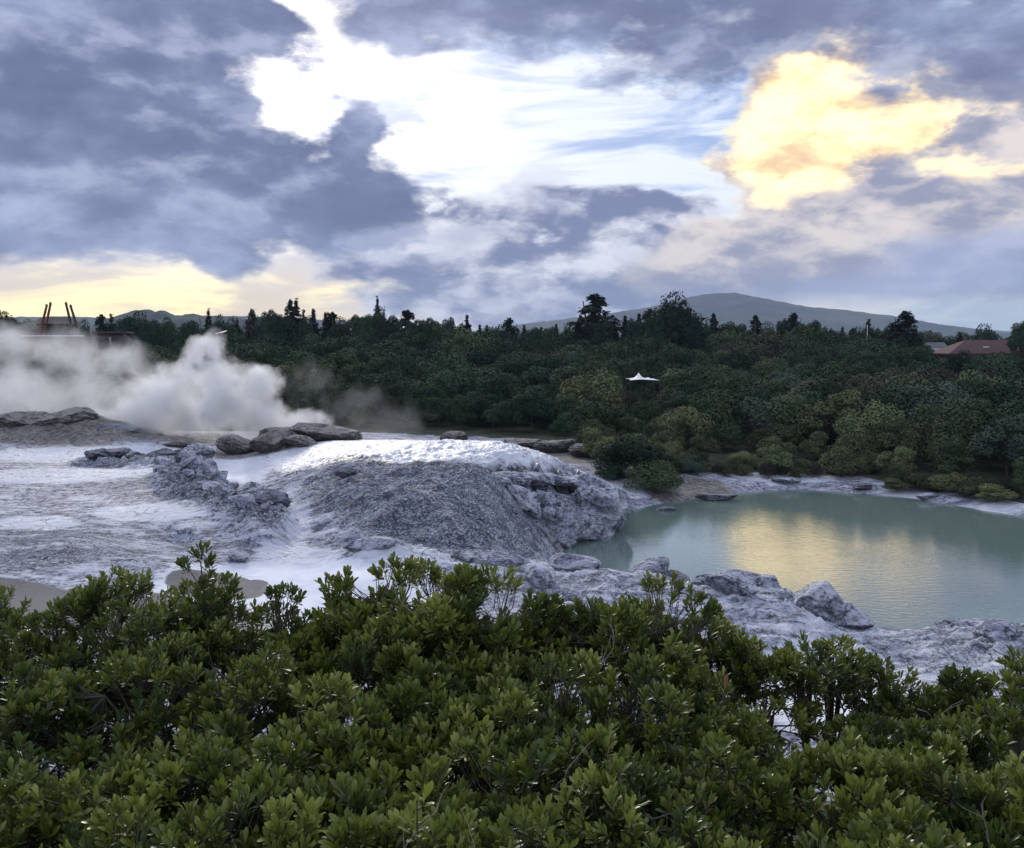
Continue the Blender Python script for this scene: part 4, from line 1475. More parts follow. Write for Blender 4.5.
ROCKS = [
    # near bank
    (826, 34.8, 2.5, 2.2, 2.1, 41, 'rock', 'large faceted grey boulder standing at the pool edge before the reflection', (0, 14, 10), .45, 7, .05, None, -.12),
    (856, 34.4, 2.3, 1.8, 1.35, 42, 'rock', 'lower dark ended block joined to the right of the large boulder', (0, 12, 0), .35, 10, .08, None, -.15),
    (748, 36.8, 2.6, 1.6, 1.1, 43, 'rock', 'long low rounded rock left of the large boulder by the pool', (0, 6, -12), .35, 9, .08, None, 0),
    (718, 37.2, 1.7, 1.3, 0.9, 44, 'rock', 'smaller slab overlapping the left end of the long low rock', (0, 10, 10), .4, 9, .08, None, 0),
    (775, 36.2, 1.5, 1.4, 1.0, 45, 'rock', 'squat rock tucked between the long low rock and the large boulder', (0, 0, 0), .4, 9, .08, None, 0),
    (655, 38.6, 1.9, 1.4, 1.0, 46, 'rock', 'wedge shaped grey rock on the bank above the dark water', (0, -10, 0), .35, 8, .08, None, .25),
    (678, 38.0, 1.3, 1.0, 0.7, 47, 'rock_dark', 'small dark rock right of the wedge shaped one on the bank', (0, 8, 0), .4, 9, .08, None, 0),
    (735, 34.6, 2.0, 1.2, 0.9, 48, 'rock', 'rock with a dark hollow under its edge behind the bushes', (0, 14, -20), .5, 8, .1, None, 0),
    (975, 33.6, 2.3, 1.6, 1.0, 49, 'rock_dark', 'dark crested rock at the water line on the right bank', (0, 4, 0), .45, 10, .12, None, 0),
    (1012, 31.5, 1.5, 1.3, 1.1, 50, 'rock', 'block with a black cleft near the right edge of the bank', (0, 0, 20), .5, 8, .12, None, 0),
    (900, 34.2, 1.4, 1.0, 0.45, 51, 'rock_dark', 'thin dark ledge at the water right of the large boulder', (0, 0, 0), .3, 10, .12, None, 0),
    (575, 39.4, 2.4, 1.6, 0.8, 52, 'rock_pale', 'pale cracked slab on the bank below the rock mound', (0, 5, 8), .5, 8, .08, None, 0),
    (490, 38.6, 3.2, 1.5, 0.7, 53, 'rock_pale', 'long pale ledge right behind the tallest bush', (0, 3, -6), .5, 8, .08, None, 0),
    (365, 39.6, 2.4, 1.2, 0.6, 54, 'rock', 'smooth grey hump at the edge of the white basin', (0, -4, 10), .45, 7, .06, None, 0),
    (540, 36.3, 1.3, 1.0, 0.8, 55, 'rock', 'grey rock with a dark foot showing over the middle bush', (0, 20, 0), .4, 8, .1, None, 0),
    # lip of the mound over the pool
    (502, 50.2, 1.5, 1.2, 0.9, 61, 'rock', 'rounded knob at the left end of the broken lip below the fluted wall', (0, 10, 0), .25, 9, .1, None, 0),
    (524, 49.8, 2.3, 1.3, 1.2, 62, 'rock', 'tilted slab in the broken lip below the fluted wall', (0, 28, 8), .25, 8, .1, None, 0),
    (546, 51.0, 2.5, 1.6, 1.7, 63, 'rock', 'middle block of the broken lip below the fluted wall', (0, 12, -8), .32, 9, .1, None, 0),
    (574, 52.6, 2.9, 1.8, 2.0, 64, 'rock_pale', 'large pale block of the lip in front of the dark hollow', (0, -8, 0), .4, 9, .09, None, 0),
    (560, 50.8, 2.0, 1.3, 1.6, 65, 'rock_dark', 'shadowed overhanging rock above the dark corner of the pool', (0, -14, 0), .35, 9, .12, None, 0),
    (602, 54.6, 3.2, 3.2, 2.9, 66, 'rock', 'big sloping tip of the mound dipping into the pool', (0, 30, 12), .38, 8, .09, None, 0),
    (594, 57.6, 3.3, 2.6, 2.3, 67, 'rock_pale', 'smooth pale slab leaning on the back of the mound tip', (0, 32, 14), .35, 7, .05, None, 0),
    (588, 52.9, 2.0, 1.4, 1.5, 68, 'rock', 'cleft block right of the pale lip block at the water', (0, 10, 0), .45, 8, .1, None, 0),
    # shelf edge hanging over the fluted wall
    (508, 51.6, 3.0, 2.2, 0.8, 111, 'sinter', 'left end of the overhanging crust above the fluted wall', (0, 4, 0), 0.0, 8, .10, 3.45, 0),
    (531, 53.2, 3.2, 2.4, 0.8, 112, 'sinter', 'middle of the overhanging crust above the fluted wall', (0, 6, 8), 0.0, 8, .10, 3.2, 0),
    (553, 55.6, 3.2, 2.4, 0.8, 113, 'sinter', 'right part of the overhanging crust above the fluted wall', (0, 10, 12), 0.0, 8, .10, 2.7, 0),
    (571, 57.6, 2.6, 2.2, 0.8, 114, 'sinter', 'tip of the overhanging crust beside the pale leaning slab', (0, 14, 12), 0.0, 8, .10, 2.15, 0),
    # vent
    (40, 76.5, 9.5, 4.5, 2.8, 71, 'rock_brown', 'wide weathered rock hump left of the steaming vent', (0, 0, 0), .35, 14, .12, 3.6, 0),
    (62, 75.6, 5.2, 3.2, 2.2, 72, 'rock_brown', 'rounded top block of the weathered hump left of the vent', (0, -4, 0), .2, 9, .07, 4.3, 0),
    (-20, 76.5, 8, 4, 2.0, 73, 'rock_brown', 'weathered rock at the left picture edge beside the hump', (0, 0, 0), .35, 12, .12, 3.7, 0),
    (112, 75.0, 5.0, 3.4, 1.7, 74, 'rock_dark', 'dark rock fading into the steam right of the hump', (0, 6, 0), .35, 11, .12, 3.6, 0),
    (175, 70.0, 2.6, 1.2, 0.5, 75, 'rock_brown', 'small flat rock in front of the vent pool', (0, 0, 0), .3, 9, .1, None, 0),
    (238, 68.5, 3.6, 2.2, 1.5, 76, 'rock_brown', 'left of the brown boulders at the foot of the steam', (0, 6, 0), .3, 9, .08, None, 0),
    (272, 65.8, 3.5, 2.4, 1.7, 77, 'rock_brown', 'front brown boulder at the foot of the steam', (0, -8, 0), .3, 8, .07, None, 0),
    (282, 69.0, 3.8, 2.6, 2.3, 78, 'rock_brown', 'highest brown boulder at the foot of the steam', (0, 0, 0), .3, 9, .07, None, 0),
    (322, 67.3, 5.4, 2.6, 1.8, 79, 'rock_brown', 'long brown boulder where the steam leaves the white terrace', (0, 4, 0), .4, 9, .07, None, 0),
    (300, 65.0, 3.2, 1.6, 0.9, 80, 'rock_brown', 'low brown rock on the terrace in front of the long boulder', (0, 8, 0), .4, 9, .08, None, 0),
    # left plateau and the rocky spill
    (92, 61.5, 1.9, 1.2, 0.8, 81, 'rock_dark', 'dark lump at the left end of the line of rocks on the terrace', (0, 0, 0), .35, 9, .14, None, 0),
    (112, 61.8, 1.7, 1.2, 0.6, 82, 'rock_dark', 'second dark lump from the left in the line of rocks on the terrace', (0, 0, 40), .35, 9, .14, None, 0),
    (132, 62.0, 2.0, 1.4, 0.8, 83, 'rock_dark', 'jagged rock in the middle of the line on the terrace', (0, 0, 90), .35, 9, .14, None, 0),
    (155, 62.0, 2.2, 1.5, 1.0, 84, 'rock_dark', 'tallest jagged rock in the line on the terrace', (0, 0, 10), .35, 9, .14, None, 0),
    (178, 62.6, 1.6, 1.3, 0.9, 85, 'rock_dark', 'knobbly rock near the right end of the line on the terrace', (0, 0, 0), .25, 9, .14, None, 0),
    (195, 60.0, 2.5, 1.8, 1.4, 86, 'rock', 'squared grey block at the right end of the line on the terrace', (0, 4, 0), .35, 8, .08, None, 0),
    (181, 55.5, 1.2, 1.0, 0.9, 87, 'rock_dark', 'black rock below the squared grey block', (0, 10, 0), .3, 8, .12, None, 0),
    (268, 47.2, 1.7, 1.5, 1.3, 88, 'rock_dark', 'dark block at the tip of the rocky spill beside the channel', (0, 0, 0), .35, 8, .12, None, 0),
    (246, 49.5, 1.5, 1.3, 0.9, 89, 'rock', 'grey block behind the dark one at the tip of the spill', (0, 0, 50), .35, 8, .12, None, 0),
    (343, 50.5, 1.1, 0.9, 0.6, 90, 'rock_dark', 'lone dark rock low on the face of the mound', (0, 0, 0), .35, 9, .14, None, 0),
    (232, 38.6, 0.9, 0.7, 0.4, 92, 'rock', 'small rock at the back edge of the white basin', (0, 0, 0), .35, 9, .12, None, 0),
    # far shore
    (668, 61.9, 1.3, 0.7, 0.4, 95, 'rock_dark', 'small dark rock standing in the water near the far shore', (0, 0, 0), .35, 9, .14, -.05, 0),
    (720, 66.0, 3.0, 1.0, 0.5, 96, 'rock_dark', 'dark flat rock at the start of the pale far shore', (0, 0, 0), .35, 9, .14, .1, 0),
    (625, 70.0, 3.2, 1.2, 0.7, 97, 'rock', 'pale edged rock on the brown flat beyond the mound tip', (0, 0, 0), .4, 9, .1, None, 0),
    (790, 72.0, 2.2, 1.2, 0.5, 98, 'rock', 'flat rock on the middle of the far shore', (0, 0, 0), .35, 9, .1, None, 0),
    (870, 69.5, 1.8, 1.0, 0.55, 99, 'rock_dark', 'dark rock on the far shore below the olive bushes', (0, 0, 0), .35, 9, .12, None, 0),
    (935, 66.0, 1.6, 0.9, 0.5, 100, 'rock', 'little rock on the far shore in front of the olive mound', (0, 0, 0), .35, 9, .12, None, 0),
    (456, 89.0, 3.0, 1.6, 1.3, 101, 'rock_brown', 'pinkish brown rock behind the terrace at the foot of the woodland', (0, 0, 0), .3, 8, .1, None, 0),
    (560, 84.0, 5.0, 2.2, 1.5, 102, 'rock_brown', 'wide brown rock behind the mound left of the big green bush', (0, 0, 0), .35, 9, .12, None, 0),
    (520, 87.0, 4.2, 2.0, 1.1, 103, 'rock_brown', 'brown rock behind the crest of the mound', (0, 0, 0), .35, 9, .12, None, 0),
    (588, 80.0, 3.2, 2.0, 1.4, 104, 'rock_brown', 'brown rock touching the left side of the big green bush', (0, 0, 0), .35, 9, .12, None, 0),
]
for (px, d, w, dep, h, sd_, mt, lab, rot, sink, fac, rg_, z_, pk) in ROCKS:
    rock(px, d, w, dep, h, sd_, mt, lab, rot, sink, fac, rg_, z_, None, pk or None)

# rubble of the rocky spill: countable blocks
rr_ = random.Random(5)
rub = []
for k in range(90):
    t_ = rr_.random()
    px = 168 + t_ * 100 + rr_.uniform(-26, 18)
    d = 57.5 - t_ * 12.5 + rr_.uniform(-2.6, 2.6)
    s = rr_.choice([rr_.uniform(.25, .6), rr_.uniform(.25, .6), rr_.uniform(.5, 1.2)])
    o = rock(px, d, s * 1.3, s, s * .8, 200 + k % 9, 'rock' if rr_.random() < .55 else 'rock_dark', 'grey angular block lying in the rocky spill left of the channel',
             (rr_.uniform(-25, 25), rr_.uniform(-25, 25), rr_.uniform(0, 360)), .5, 8, .12, None, 'loose blocks of the rocky spill')

# ------------------------------------------------------------------ foreground shrubs


def near_leaf_material():
    m, t, b = new_mat('glossy_shrub_leaves')
    age = get_attr(t, 'age')
    geo = t.new('ShaderNodeNewGeometry')
    rnd = geo.outputs['Random Per Island']
    tip = get_attr(t, 'tip')
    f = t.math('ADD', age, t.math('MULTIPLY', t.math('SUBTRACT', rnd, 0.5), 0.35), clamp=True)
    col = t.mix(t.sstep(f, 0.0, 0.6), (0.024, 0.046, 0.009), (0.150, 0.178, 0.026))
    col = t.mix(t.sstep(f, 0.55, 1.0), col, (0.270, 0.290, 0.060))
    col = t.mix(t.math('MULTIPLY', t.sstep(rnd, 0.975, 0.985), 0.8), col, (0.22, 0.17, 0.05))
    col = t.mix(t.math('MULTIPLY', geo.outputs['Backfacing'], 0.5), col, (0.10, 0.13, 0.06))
    t.l.new(col, b.inputs['Base Color'])
    b.inputs['Roughness'].default_value = 0.36
    b.inputs['Specular IOR Level'].default_value = 0.5
    tr = t.new('ShaderNodeBsdfTranslucent')
    t.l.new(t.mix(0.5, col, (0.12, 0.18, 0.02)), tr.inputs[0])
    mx = t.new('ShaderNodeMixShader')
    mx.inputs[0].default_value = 0.25
    t.l.new(b.outputs[0], mx.inputs[1])
    t.l.new(tr.outputs[0], mx.inputs[2])
    t.l.new(mx.outputs[0], m.node_tree.nodes['Material Output'].inputs[0])
    return m


def twig_material(name, a, b_):
    m, t, b = new_mat(name)
    n = t.noise(obj_pos(t), 25.0, 4, 0.6)
    t.l.new(t.mix(n, a, b_), b.inputs['Base Color'])
    b.inputs['Roughness'].default_value = 0.8
    return m


M['leaf'] = near_leaf_material()
M['stem'] = twig_material('brown_stems', (0.030, 0.024, 0.018), (0.11, 0.09, 0.065))
M['deadtwig'] = twig_material('pale_dead_twigs', (0.16, 0.14, 0.11), (0.42, 0.38, 0.31))
M['redleaf'] = twig_material('reddish_withered_leaf', (0.20, 0.055, 0.03), (0.34, 0.12, 0.06))

LEAF_V = np.array([(0, 0, 0), (-.13, .38, .02), (0, .36, -.03), (.13, .38, .02), (-.20, .72, .03), (0, .72, -.02), (.20, .72, .03), (-.10, .93, .0), (.10, .93, .0), (0, 1.0, -.03)])
LEAF_V[:, 0] *= 0.86
LEAF_F = np.array([(0, 2, 1), (0, 3, 2), (1, 2, 4), (2, 5, 4), (2, 3, 5), (3, 6, 5), (4, 5, 7), (5, 8, 7), (5, 6, 8), (7, 8, 9)])


def rosettes(C0, AX, L, age, rng, npl=13):
    """leaf whorls at C0 (n,3) along axes AX; returns vertices, faces, ages"""
    n = len(C0)
    AX = AX / (np.linalg.norm(AX, axis=1)[:, None] + 1e-9)
    ref = rng.normal(size=(n, 3))
    U = np.cross(AX, ref)
    U /= np.linalg.norm(U, axis=1)[:, None]
    Vv = np.cross(AX, U)
    Vs, As = [], []
    for k in range(npl):
        t = k / (npl - 1.0)                       # 0 = innermost/top leaves, 1 = lowest
        ang = k * 2.39996 + rng.uniform(-.3, .3, n)
        tilt = np.radians(10 + 52 * t + rng.uniform(-12, 12, n))
        rad = np.cos(ang)[:, None] * U + np.sin(ang)[:, None] * Vv
        dirn = np.cos(tilt)[:, None] * AX + np.sin(tilt)[:, None] * rad
        nrm = np.cos(tilt)[:, None] * -rad + np.sin(tilt)[:, None] * AX      # upper face looks inwards/up
        side = np.cross(dirn, nrm)
        roll = rng.uniform(-.5, .5, n)[:, None]
        nrm2 = nrm * np.cos(roll) + side * np.sin(roll)
        side2 = np.cross(dirn, nrm2)
        ln = (L * (0.62 + 0.38 * math.sin(math.pi * min(1, t + .25))) * rng.uniform(.75, 1.2, n))[:, None, None]
        base = C0 - AX * (t * L * 0.95) + rad * 0.003
        lv = LEAF_V[None]
        curl = (lv[..., 1] ** 2)[..., None] * rng.uniform(-.02, .22, n)[:, None, None]
        P = base[:, None] + ln * (lv[..., 0:1] * side2[:, None] + lv[..., 1:2] * dirn[:, None] + (lv[..., 2:3] - curl) * nrm2[:, None])
        Vs.append(P)
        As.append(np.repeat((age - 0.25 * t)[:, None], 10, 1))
    V = np.stack(Vs, 1).reshape(-1, 3)            # n, npl, 10
    A = np.stack(As, 1).reshape(-1)
    m = n * npl
    F = (LEAF_F[None] + (np.arange(m) * 10)[:, None, None]).reshape(-1, 3)
    return V, F, A


def tubes_fast(segs, sides=4):
    """many straight tapered tubes: (p0, p1, r0, r1)"""
    p0 = np.array([s[0] for s in segs])
    p1 = np.array([s[1] for s in segs])
    r0 = np.array([s[2] for s in segs])
    r1 = np.array([s[3] for s in segs])
    T = p1 - p0
    T /= np.linalg.norm(T, axis=1)[:, None] + 1e-9
    A = np.cross(T, np.array([0.21, 0.87, 0.33]))
    A /= np.linalg.norm(A, axis=1)[:, None] + 1e-9
    B = np.cross(T, A)
    an = np.arange(sides) / sides * 2 * math.pi
    ring = np.cos(an)[None, :, None] * A[:, None] + np.sin(an)[None, :, None] * B[:, None]
    V = np.concatenate([p0[:, None] + ring * r0[:, None, None], p1[:, None] + ring * r1[:, None, None]], 1).reshape(-1, 3)
    k = np.arange(sides)
    f = np.stack([k, np.roll(k, -1), np.roll(k, -1) + sides, k + sides], 1)
    F = (f[None] + (np.arange(len(segs)) * 2 * sides)[:, None, None]).reshape(-1, 4)
    return V, F


def shrub(label, blobs_, seed, dens=1.0, agebase=0.42, leaf=0.054, extra=None, dead=3, inner=0.35):
    rng = np.random.RandomState(seed)
    r_ = random.Random(seed)
    cs = []
    for (px, top, d, r) in blobs_:
        x, y = far(px, d)
        zt = hz(top + 12, d)
        cs.append((np.array([x, y, zt - r * 0.86]), r))
    bx = sum(c_[0][0] for c_ in cs) / len(cs)
    by = sum(c_[0][1] for c_ in cs) / len(cs)
    bz = gz(bx, by)
    root = empty('shrub', (bx, by, bz))
    tag(root, label, 'shrub')
    org = np.array([bx, by, bz])
    segs = []
    PC, PA, PG = [], [], []
    for (c_, r) in cs:
        ncl = int(26 * dens * (r / .45) ** 2) + 5
        q = rng.normal(size=(ncl, 3))
        q /= np.linalg.norm(q, axis=1)[:, None]
        q[:, 2] = np.where(q[:, 2] < -0.25, -q[:, 2], q[:, 2])
        lump = rng.uniform(.55, 1.16, ncl)
        cc = c_ + q * (r * lump)[:, None] * np.array([1.0, 1.0, 0.86])
        Pl, Al, Gl = [], [], []
        for cq, qq, lm in zip(cc, q, lump):
            m = rng.randint(9, 19)
            cr_ = rng.uniform(.065, .115)
            w_ = rng.normal(size=(m, 3))
            w_ /= np.linalg.norm(w_, axis=1)[:, None]
            up = qq * .5 + np.array([0, -.12, .9])
            up /= np.linalg.norm(up)
            flip = (w_ @ up) < -.1
            w_ = np.where(flip[:, None], -w_, w_)
            Pl.append(cq + w_ * cr_ * rng.uniform(.75, 1.05, m)[:, None])
            Al.append(w_ * .55 + up * .8 + rng.normal(size=(m, 3)) * .16)
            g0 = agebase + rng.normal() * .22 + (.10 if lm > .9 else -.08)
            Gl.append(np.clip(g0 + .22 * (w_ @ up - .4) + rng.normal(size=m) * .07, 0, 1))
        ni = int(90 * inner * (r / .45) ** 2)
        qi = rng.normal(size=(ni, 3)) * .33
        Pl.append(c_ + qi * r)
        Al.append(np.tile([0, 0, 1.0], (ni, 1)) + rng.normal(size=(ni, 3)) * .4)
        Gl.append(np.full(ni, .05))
        P = np.vstack(Pl)
        ax = np.vstack(Al)
        age = np.concatenate(Gl)
        keep = P[:, 2] > 9.1
        PC.append(P[keep]); PA.append(ax[keep]); PG.append(age[keep])
        # branch skeleton: root -> fork -> boughs -> twigs
        foot = org + np.array([(c_[0] - bx) * .45, (c_[1] - by) * .45, -0.05])
        fork = foot * .45 + c_ * .55 + rng.normal(size=3) * .05
        segs.append((foot, (foot + fork) / 2 + rng.normal(size=3) * .02, .016, .013))
        segs.append(((foot + fork) / 2 + segs[-1][1] * 0, fork, .013, .010))
        segs[-1] = (segs[-2][1], fork, .013, .010)
        nb = 16
        nodes = []
        for k in range(nb):
            dq = rng.normal(size=3)
            dq[2] = abs(dq[2]) * .9
            dq /= np.linalg.norm(dq)
            e1 = c_ + dq * r * .30
            e2 = c_ + dq * r * rng.uniform(.55, .72)
            segs.append((fork, e1, .0075, .0055))
            segs.append((e1, e2, .0055, .0035))
            nodes += [e1, e2]
        nodes = np.array(nodes)
        Pk = P[keep]
        dd = ((Pk[:, None] - nodes[None]) ** 2).sum(2)
        near = nodes[dd.argmin(1)]
        for a_, b_ in zip(near, Pk):
            mid = (a_ + b_) / 2 + np.array([0, 0, -0.02]) + rng.normal(size=3) * .012
            segs.append((a_, mid, .0028, .0022))
            segs.append((mid, b_, .0022, .0016))
    if extra:
        for (p_, ax_, ag_) in extra:
            PC.append(np.array([p_])); PA.append(np.array([ax_])); PG.append(np.array([ag_]))
    P = np.vstack(PC); AX = np.vstack(PA); AG = np.concatenate(PG)
    # an open leader: a few leaf whorls on a bare stalk
    leaf = leaf * (0.78 + 0.26 * ((seed * 0.618) % 1.0))
    V, F, A = rosettes(P - org, AX, leaf, AG, rng)
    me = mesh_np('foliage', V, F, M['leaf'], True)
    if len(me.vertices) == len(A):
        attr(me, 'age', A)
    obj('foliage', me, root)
    V, F = tubes_fast(segs)
    obj('stems', mesh_np('stems', V - org, F, M['stem'], True), root)
    if dead:
        for k in range(dead):
            ds = []
            c_, r = cs[r_.randrange(len(cs))]
            p = c_ + np.array([r_.uniform(-r, r), -r * r_.uniform(.55, 1.0), r_.uniform(-r * .7, r * .35)])
            dr = np.array([r_.uniform(-1, 1), r_.uniform(-.4, .1), r_.uniform(-.2, .9)])
            dr /= np.linalg.norm(dr)
            rad = r_.uniform(.0026, .0048)
            for s_ in range(r_.randrange(4, 9)):
                p2 = p + dr * r_.uniform(.03, .06)
                ds.append((p, p2, rad, rad * .88))
                if r_.random() < .45:
                    d3 = dr + np.array([r_.uniform(-1, 1), r_.uniform(-.5, .5), r_.uniform(-.6, .9)])
                    d3 /= np.linalg.norm(d3)
                    e3 = p2 + d3 * r_.uniform(.03, .10)
                    ds.append((p2, e3, rad * .7, rad * .4))
                    ds.append((e3, e3 + (d3 + np.array([r_.uniform(-.6, .6), 0, r_.uniform(-.3, .6)])) * .035, rad * .4, rad * .25))
                p = p2
                rad *= .88
                dr = dr + np.array([r_.uniform(-.45, .45), r_.uniform(-.2, .2), r_.uniform(-.4, .45)])
                dr /= np.linalg.norm(dr)
            V, F = tubes_fast(ds)
            obj('dead_twig', mesh_np('dead_twig', V - org, F, M['deadtwig'], True), root)
    return root, org


def leader(px, py_tip, d, whorls, seed):
    """whorls round a bare upright shoot"""
    out = []
    rg = random.Random(seed)
    for (dx, py, tilt) in whorls:
        x, y = far(px + dx, d)
        z = hz(py, d)
        for k in range(4):
            out.append((np.array([x + rg.uniform(-.03, .03), y + rg.uniform(-.03, .03), z + rg.uniform(-.025, .02)]), np.array([tilt + rg.uniform(-.4, .4), rg.uniform(-.4, .4), 1.0]), .38))
    return out


s1 = shrub('dense green shrub cut by the left edge with a flat top against the grey ground', [(-70, 610, 4.2, .5), (22, 622, 4.1, .40), (-40, 690, 3.4, .5), (36, 712, 3.3, .36)], 1)
lead = leader(193, 552, 4.0, [(0, 552, 0), (-14, 566, -.5), (12, 560, .5), (5, 580, .3)], 4)
s2 = shrub('bushy green shrub on the left with one tall bare stemmed sprig above it', [(105, 588, 4.25, .42), (162, 584, 4.0, .42), (236, 590, 4.2, .38), (128, 655, 3.5, .36), (222, 662, 3.5, .36), (262, 690, 3.6, .34), (215, 625, 3.9, .34), (286, 622, 4.3, .18)], 2, extra=lead, agebase=.40)
xs_, ys_ = far(195, 4.0)
st = [(np.array([xs_ - .01, ys_, hz(625, 4.0)]), np.array([xs_, ys_, hz(592, 4.0)]), .005, .004), (np.array([xs_, ys_, hz(592, 4.0)]), np.array([xs_ - .008, ys_, hz(562, 4.0)]), .004, .003),
      (np.array([xs_, ys_, hz(590, 4.0)]), np.array([far(183, 4.0)[0], ys_, hz(573, 4.0)]), .003, .002), (np.array([xs_, ys_, hz(592, 4.0)]), np.array([far(205, 4.0)[0], ys_, hz(570, 4.0)]), .003, .002)]
V_, F_ = tubes_fast(st, 6)
obj('sprig_stem', mesh_np('sprig_stem', V_ - s2[1], F_, M['stem'], True), s2[0])
shrub('tallest green shrub, left of the middle, its top against the pale bank', [(352, 588, 4.25, .40), (408, 564, 4.2, .46), (462, 578, 4.05, .42), (512, 602, 4.1, .36), (545, 614, 4.2, .28), (400, 655, 3.5, .42), (480, 665, 3.5, .40)], 3, agebase=.48)
shrub('green shrub right of the middle below the wedge shaped bank rock', [(592, 604, 4.1, .38), (645, 596, 4.0, .44), (700, 620, 4.2, .30), (600, 680, 3.4, .42), (668, 672, 3.5, .36), (730, 640, 4.3, .18)], 4, dead=16, agebase=.45)
shrub('green shrub below the large boulder, with an open gap in its branches', [(770, 655, 4.1, .34), (846, 634, 4.3, .18), (730, 700, 3.5, .27), (815, 650, 4.1, .13), (896, 660, 4.3, .20), (915, 692, 4.2, .18), (748, 745, 3.4, .20), (880, 715, 4.0, .10)], 5, agebase=.45)
shrub('dense green shrub at the right edge rising against the grey bank', [(935, 690, 4.2, .26), (970, 696, 4.2, .34), (1028, 682, 4.1, .38), (1100, 672, 4.2, .5), (970, 742, 3.4, .36), (1050, 730, 3.4, .4), (915, 730, 3.6, .24)], 6, dead=6)
shrub('low shrub filling the bottom left corner', [(-10, 775, 2.75, .42), (76, 768, 2.8, .36), (168, 752, 2.9, .36), (110, 830, 2.35, .28), (20, 850, 2.3, .26), (200, 830, 2.3, .26)], 7, agebase=.5)
shrub('low yellowish green shrub in front of the tallest one', [(300, 708, 3.1, .38), (375, 728, 3.0, .34), (285, 780, 2.6, .34), (440, 700, 3.2, .30), (350, 815, 2.4, .28)], 8, agebase=.58, dead=8)
shrub('dark low shrub at the bottom middle with glossy upright shoots', [(525, 705, 3.1, .38), (568, 758, 2.8, .32), (478, 770, 2.7, .34), (430, 840, 2.35, .22), (540, 830, 2.35, .26)], 9, agebase=.42, dead=16)
shrub('low shrub at the bottom right of the middle full of pale dead twigs', [(690, 748, 3.0, .36), (640, 790, 2.6, .28), (752, 790, 2.8, .30), (700, 850, 2.3, .24), (615, 740, 3.0, .26)], 10, dead=40, dens=.9)
shrub('low shrub in the bottom right corner with thin bare twigs', [(872, 768, 2.9, .30), (960, 778, 2.8, .36), (1035, 770, 2.7, .36), (880, 830, 2.4, .28), (980, 850, 2.3, .28)], 11, dead=34, dens=.9)

shrub('green shrub beyond the right edge of the view', [(1190, 690, 4.0, .42), (1290, 720, 4.0, .42), (1180, 800, 2.8, .4), (1390, 760, 3.8, .42), (1330, 850, 3.0, .4)], 12)
shrub('green shrub beyond the left edge of the view', [(-190, 640, 4.1, .46), (-300, 690, 4.0, .45), (-150, 760, 3.0, .42), (-400, 760, 3.8, .42)], 13)

# a few bare branches crossing the open gap
x, y = far(842, 4.1)
gp = empty('bare_branches', (x, y, gz(x, y)))
tag(gp, 'thin dark bare branches crossing the open gap in front of the white ground', 'branches')
sg = []
rr_ = random.Random(8)
for (a, b_, c_, d_, e_) in ((836, 745, 842, 700, 4), (842, 700, 826, 668, 3), (842, 700, 862, 672, 3), (852, 742, 858, 712, 3.4), (858, 712, 876, 676, 3), (858, 712, 846, 680, 2.6), (826, 738, 830, 712, 3), (830, 712, 812, 690, 2.4), (868, 735, 872, 700, 2.6), (872, 700, 884, 682, 2.2)):
    dd_ = 4.1
    p0 = np.array([*far(a, dd_), hz(b_, dd_)])
    p1 = np.array([*far(c_, dd_ + rr_.uniform(-.08, .08)), hz(d_, dd_)])
    sg.append((p0, p1, e_ * .0016, e_ * .0012))
V_, F_ = tubes_fast(sg, 6)
obj('stems', mesh_np('stems', V_ - np.array([x, y, gz(x, y)]), F_, M['stem'], True), gp)


def shoot(px, py, d, label, ages, n, leaf, mat=None):
    rg = np.random.RandomState(int(px))
    x, y = far(px, d)
    z = hz(py, d)
    g = gz(x, y)
    root = empty('young_shoot', (x, y, g))
    tag(root, label, 'shoot')
    P = np.array([[rg.uniform(-.02, .02), rg.uniform(-.02, .02), z - g - k * .035] for k in range(n)])
    AX = np.array([[rg.uniform(-.5, .5), rg.uniform(-.6, .1), 1.0] for k in range(n)])
    V, F, A = rosettes(P, AX, leaf, np.full(n, ages), rg, 9)
    me = mesh_np('leaves', V, F, M['leaf'], True)
    attr(me, 'age', A)
    obj('leaves', me, root)
    V, F = tubes_fast([(np.array([0, 0.02, 0.0]), np.array([0.0, 0.0, z - g]), .005, .002)])
    obj('stem', mesh_np('stem', V, F, M['stem'], True), root)


shoot(412, 800, 2.15, 'bright yellow green young shoot at the bottom edge left of the middle', 1.0, 3, .05)
# withered red leaf
x, y = far(727, 3.55)
z = hz(680, 3.55)
LV = LEAF_V * .06
rot_ = np.array(Euler((R(80), R(10), R(20))).to_matrix())
V_ = LV @ rot_.T
o = obj('withered_leaf', mesh_np('withered_leaf', V_, LEAF_F, M['redleaf'], True), None, (x, y - .1, z))
tag(o, 'single reddish brown withered leaf among the green shrubs', 'leaf')
# ------------------------------------------------------------------ small built things in the distance


def plain(name, col, rough=0.6, metal=0.0, nscale=3.0, nv=0.25):
    m, t, b = new_mat(name)
    n = t.noise(obj_pos(t), nscale, 5, 0.6)
    t.l.new(t.mix(n, tuple(c_ * (1 - nv) for c_ in col), tuple(min(1, c_ * (1 + nv)) for c_ in col)), b.inputs['Base Color'])
    b.inputs['Roughness'].default_value = rough
    b.inputs['Metallic'].default_value = metal
    return m


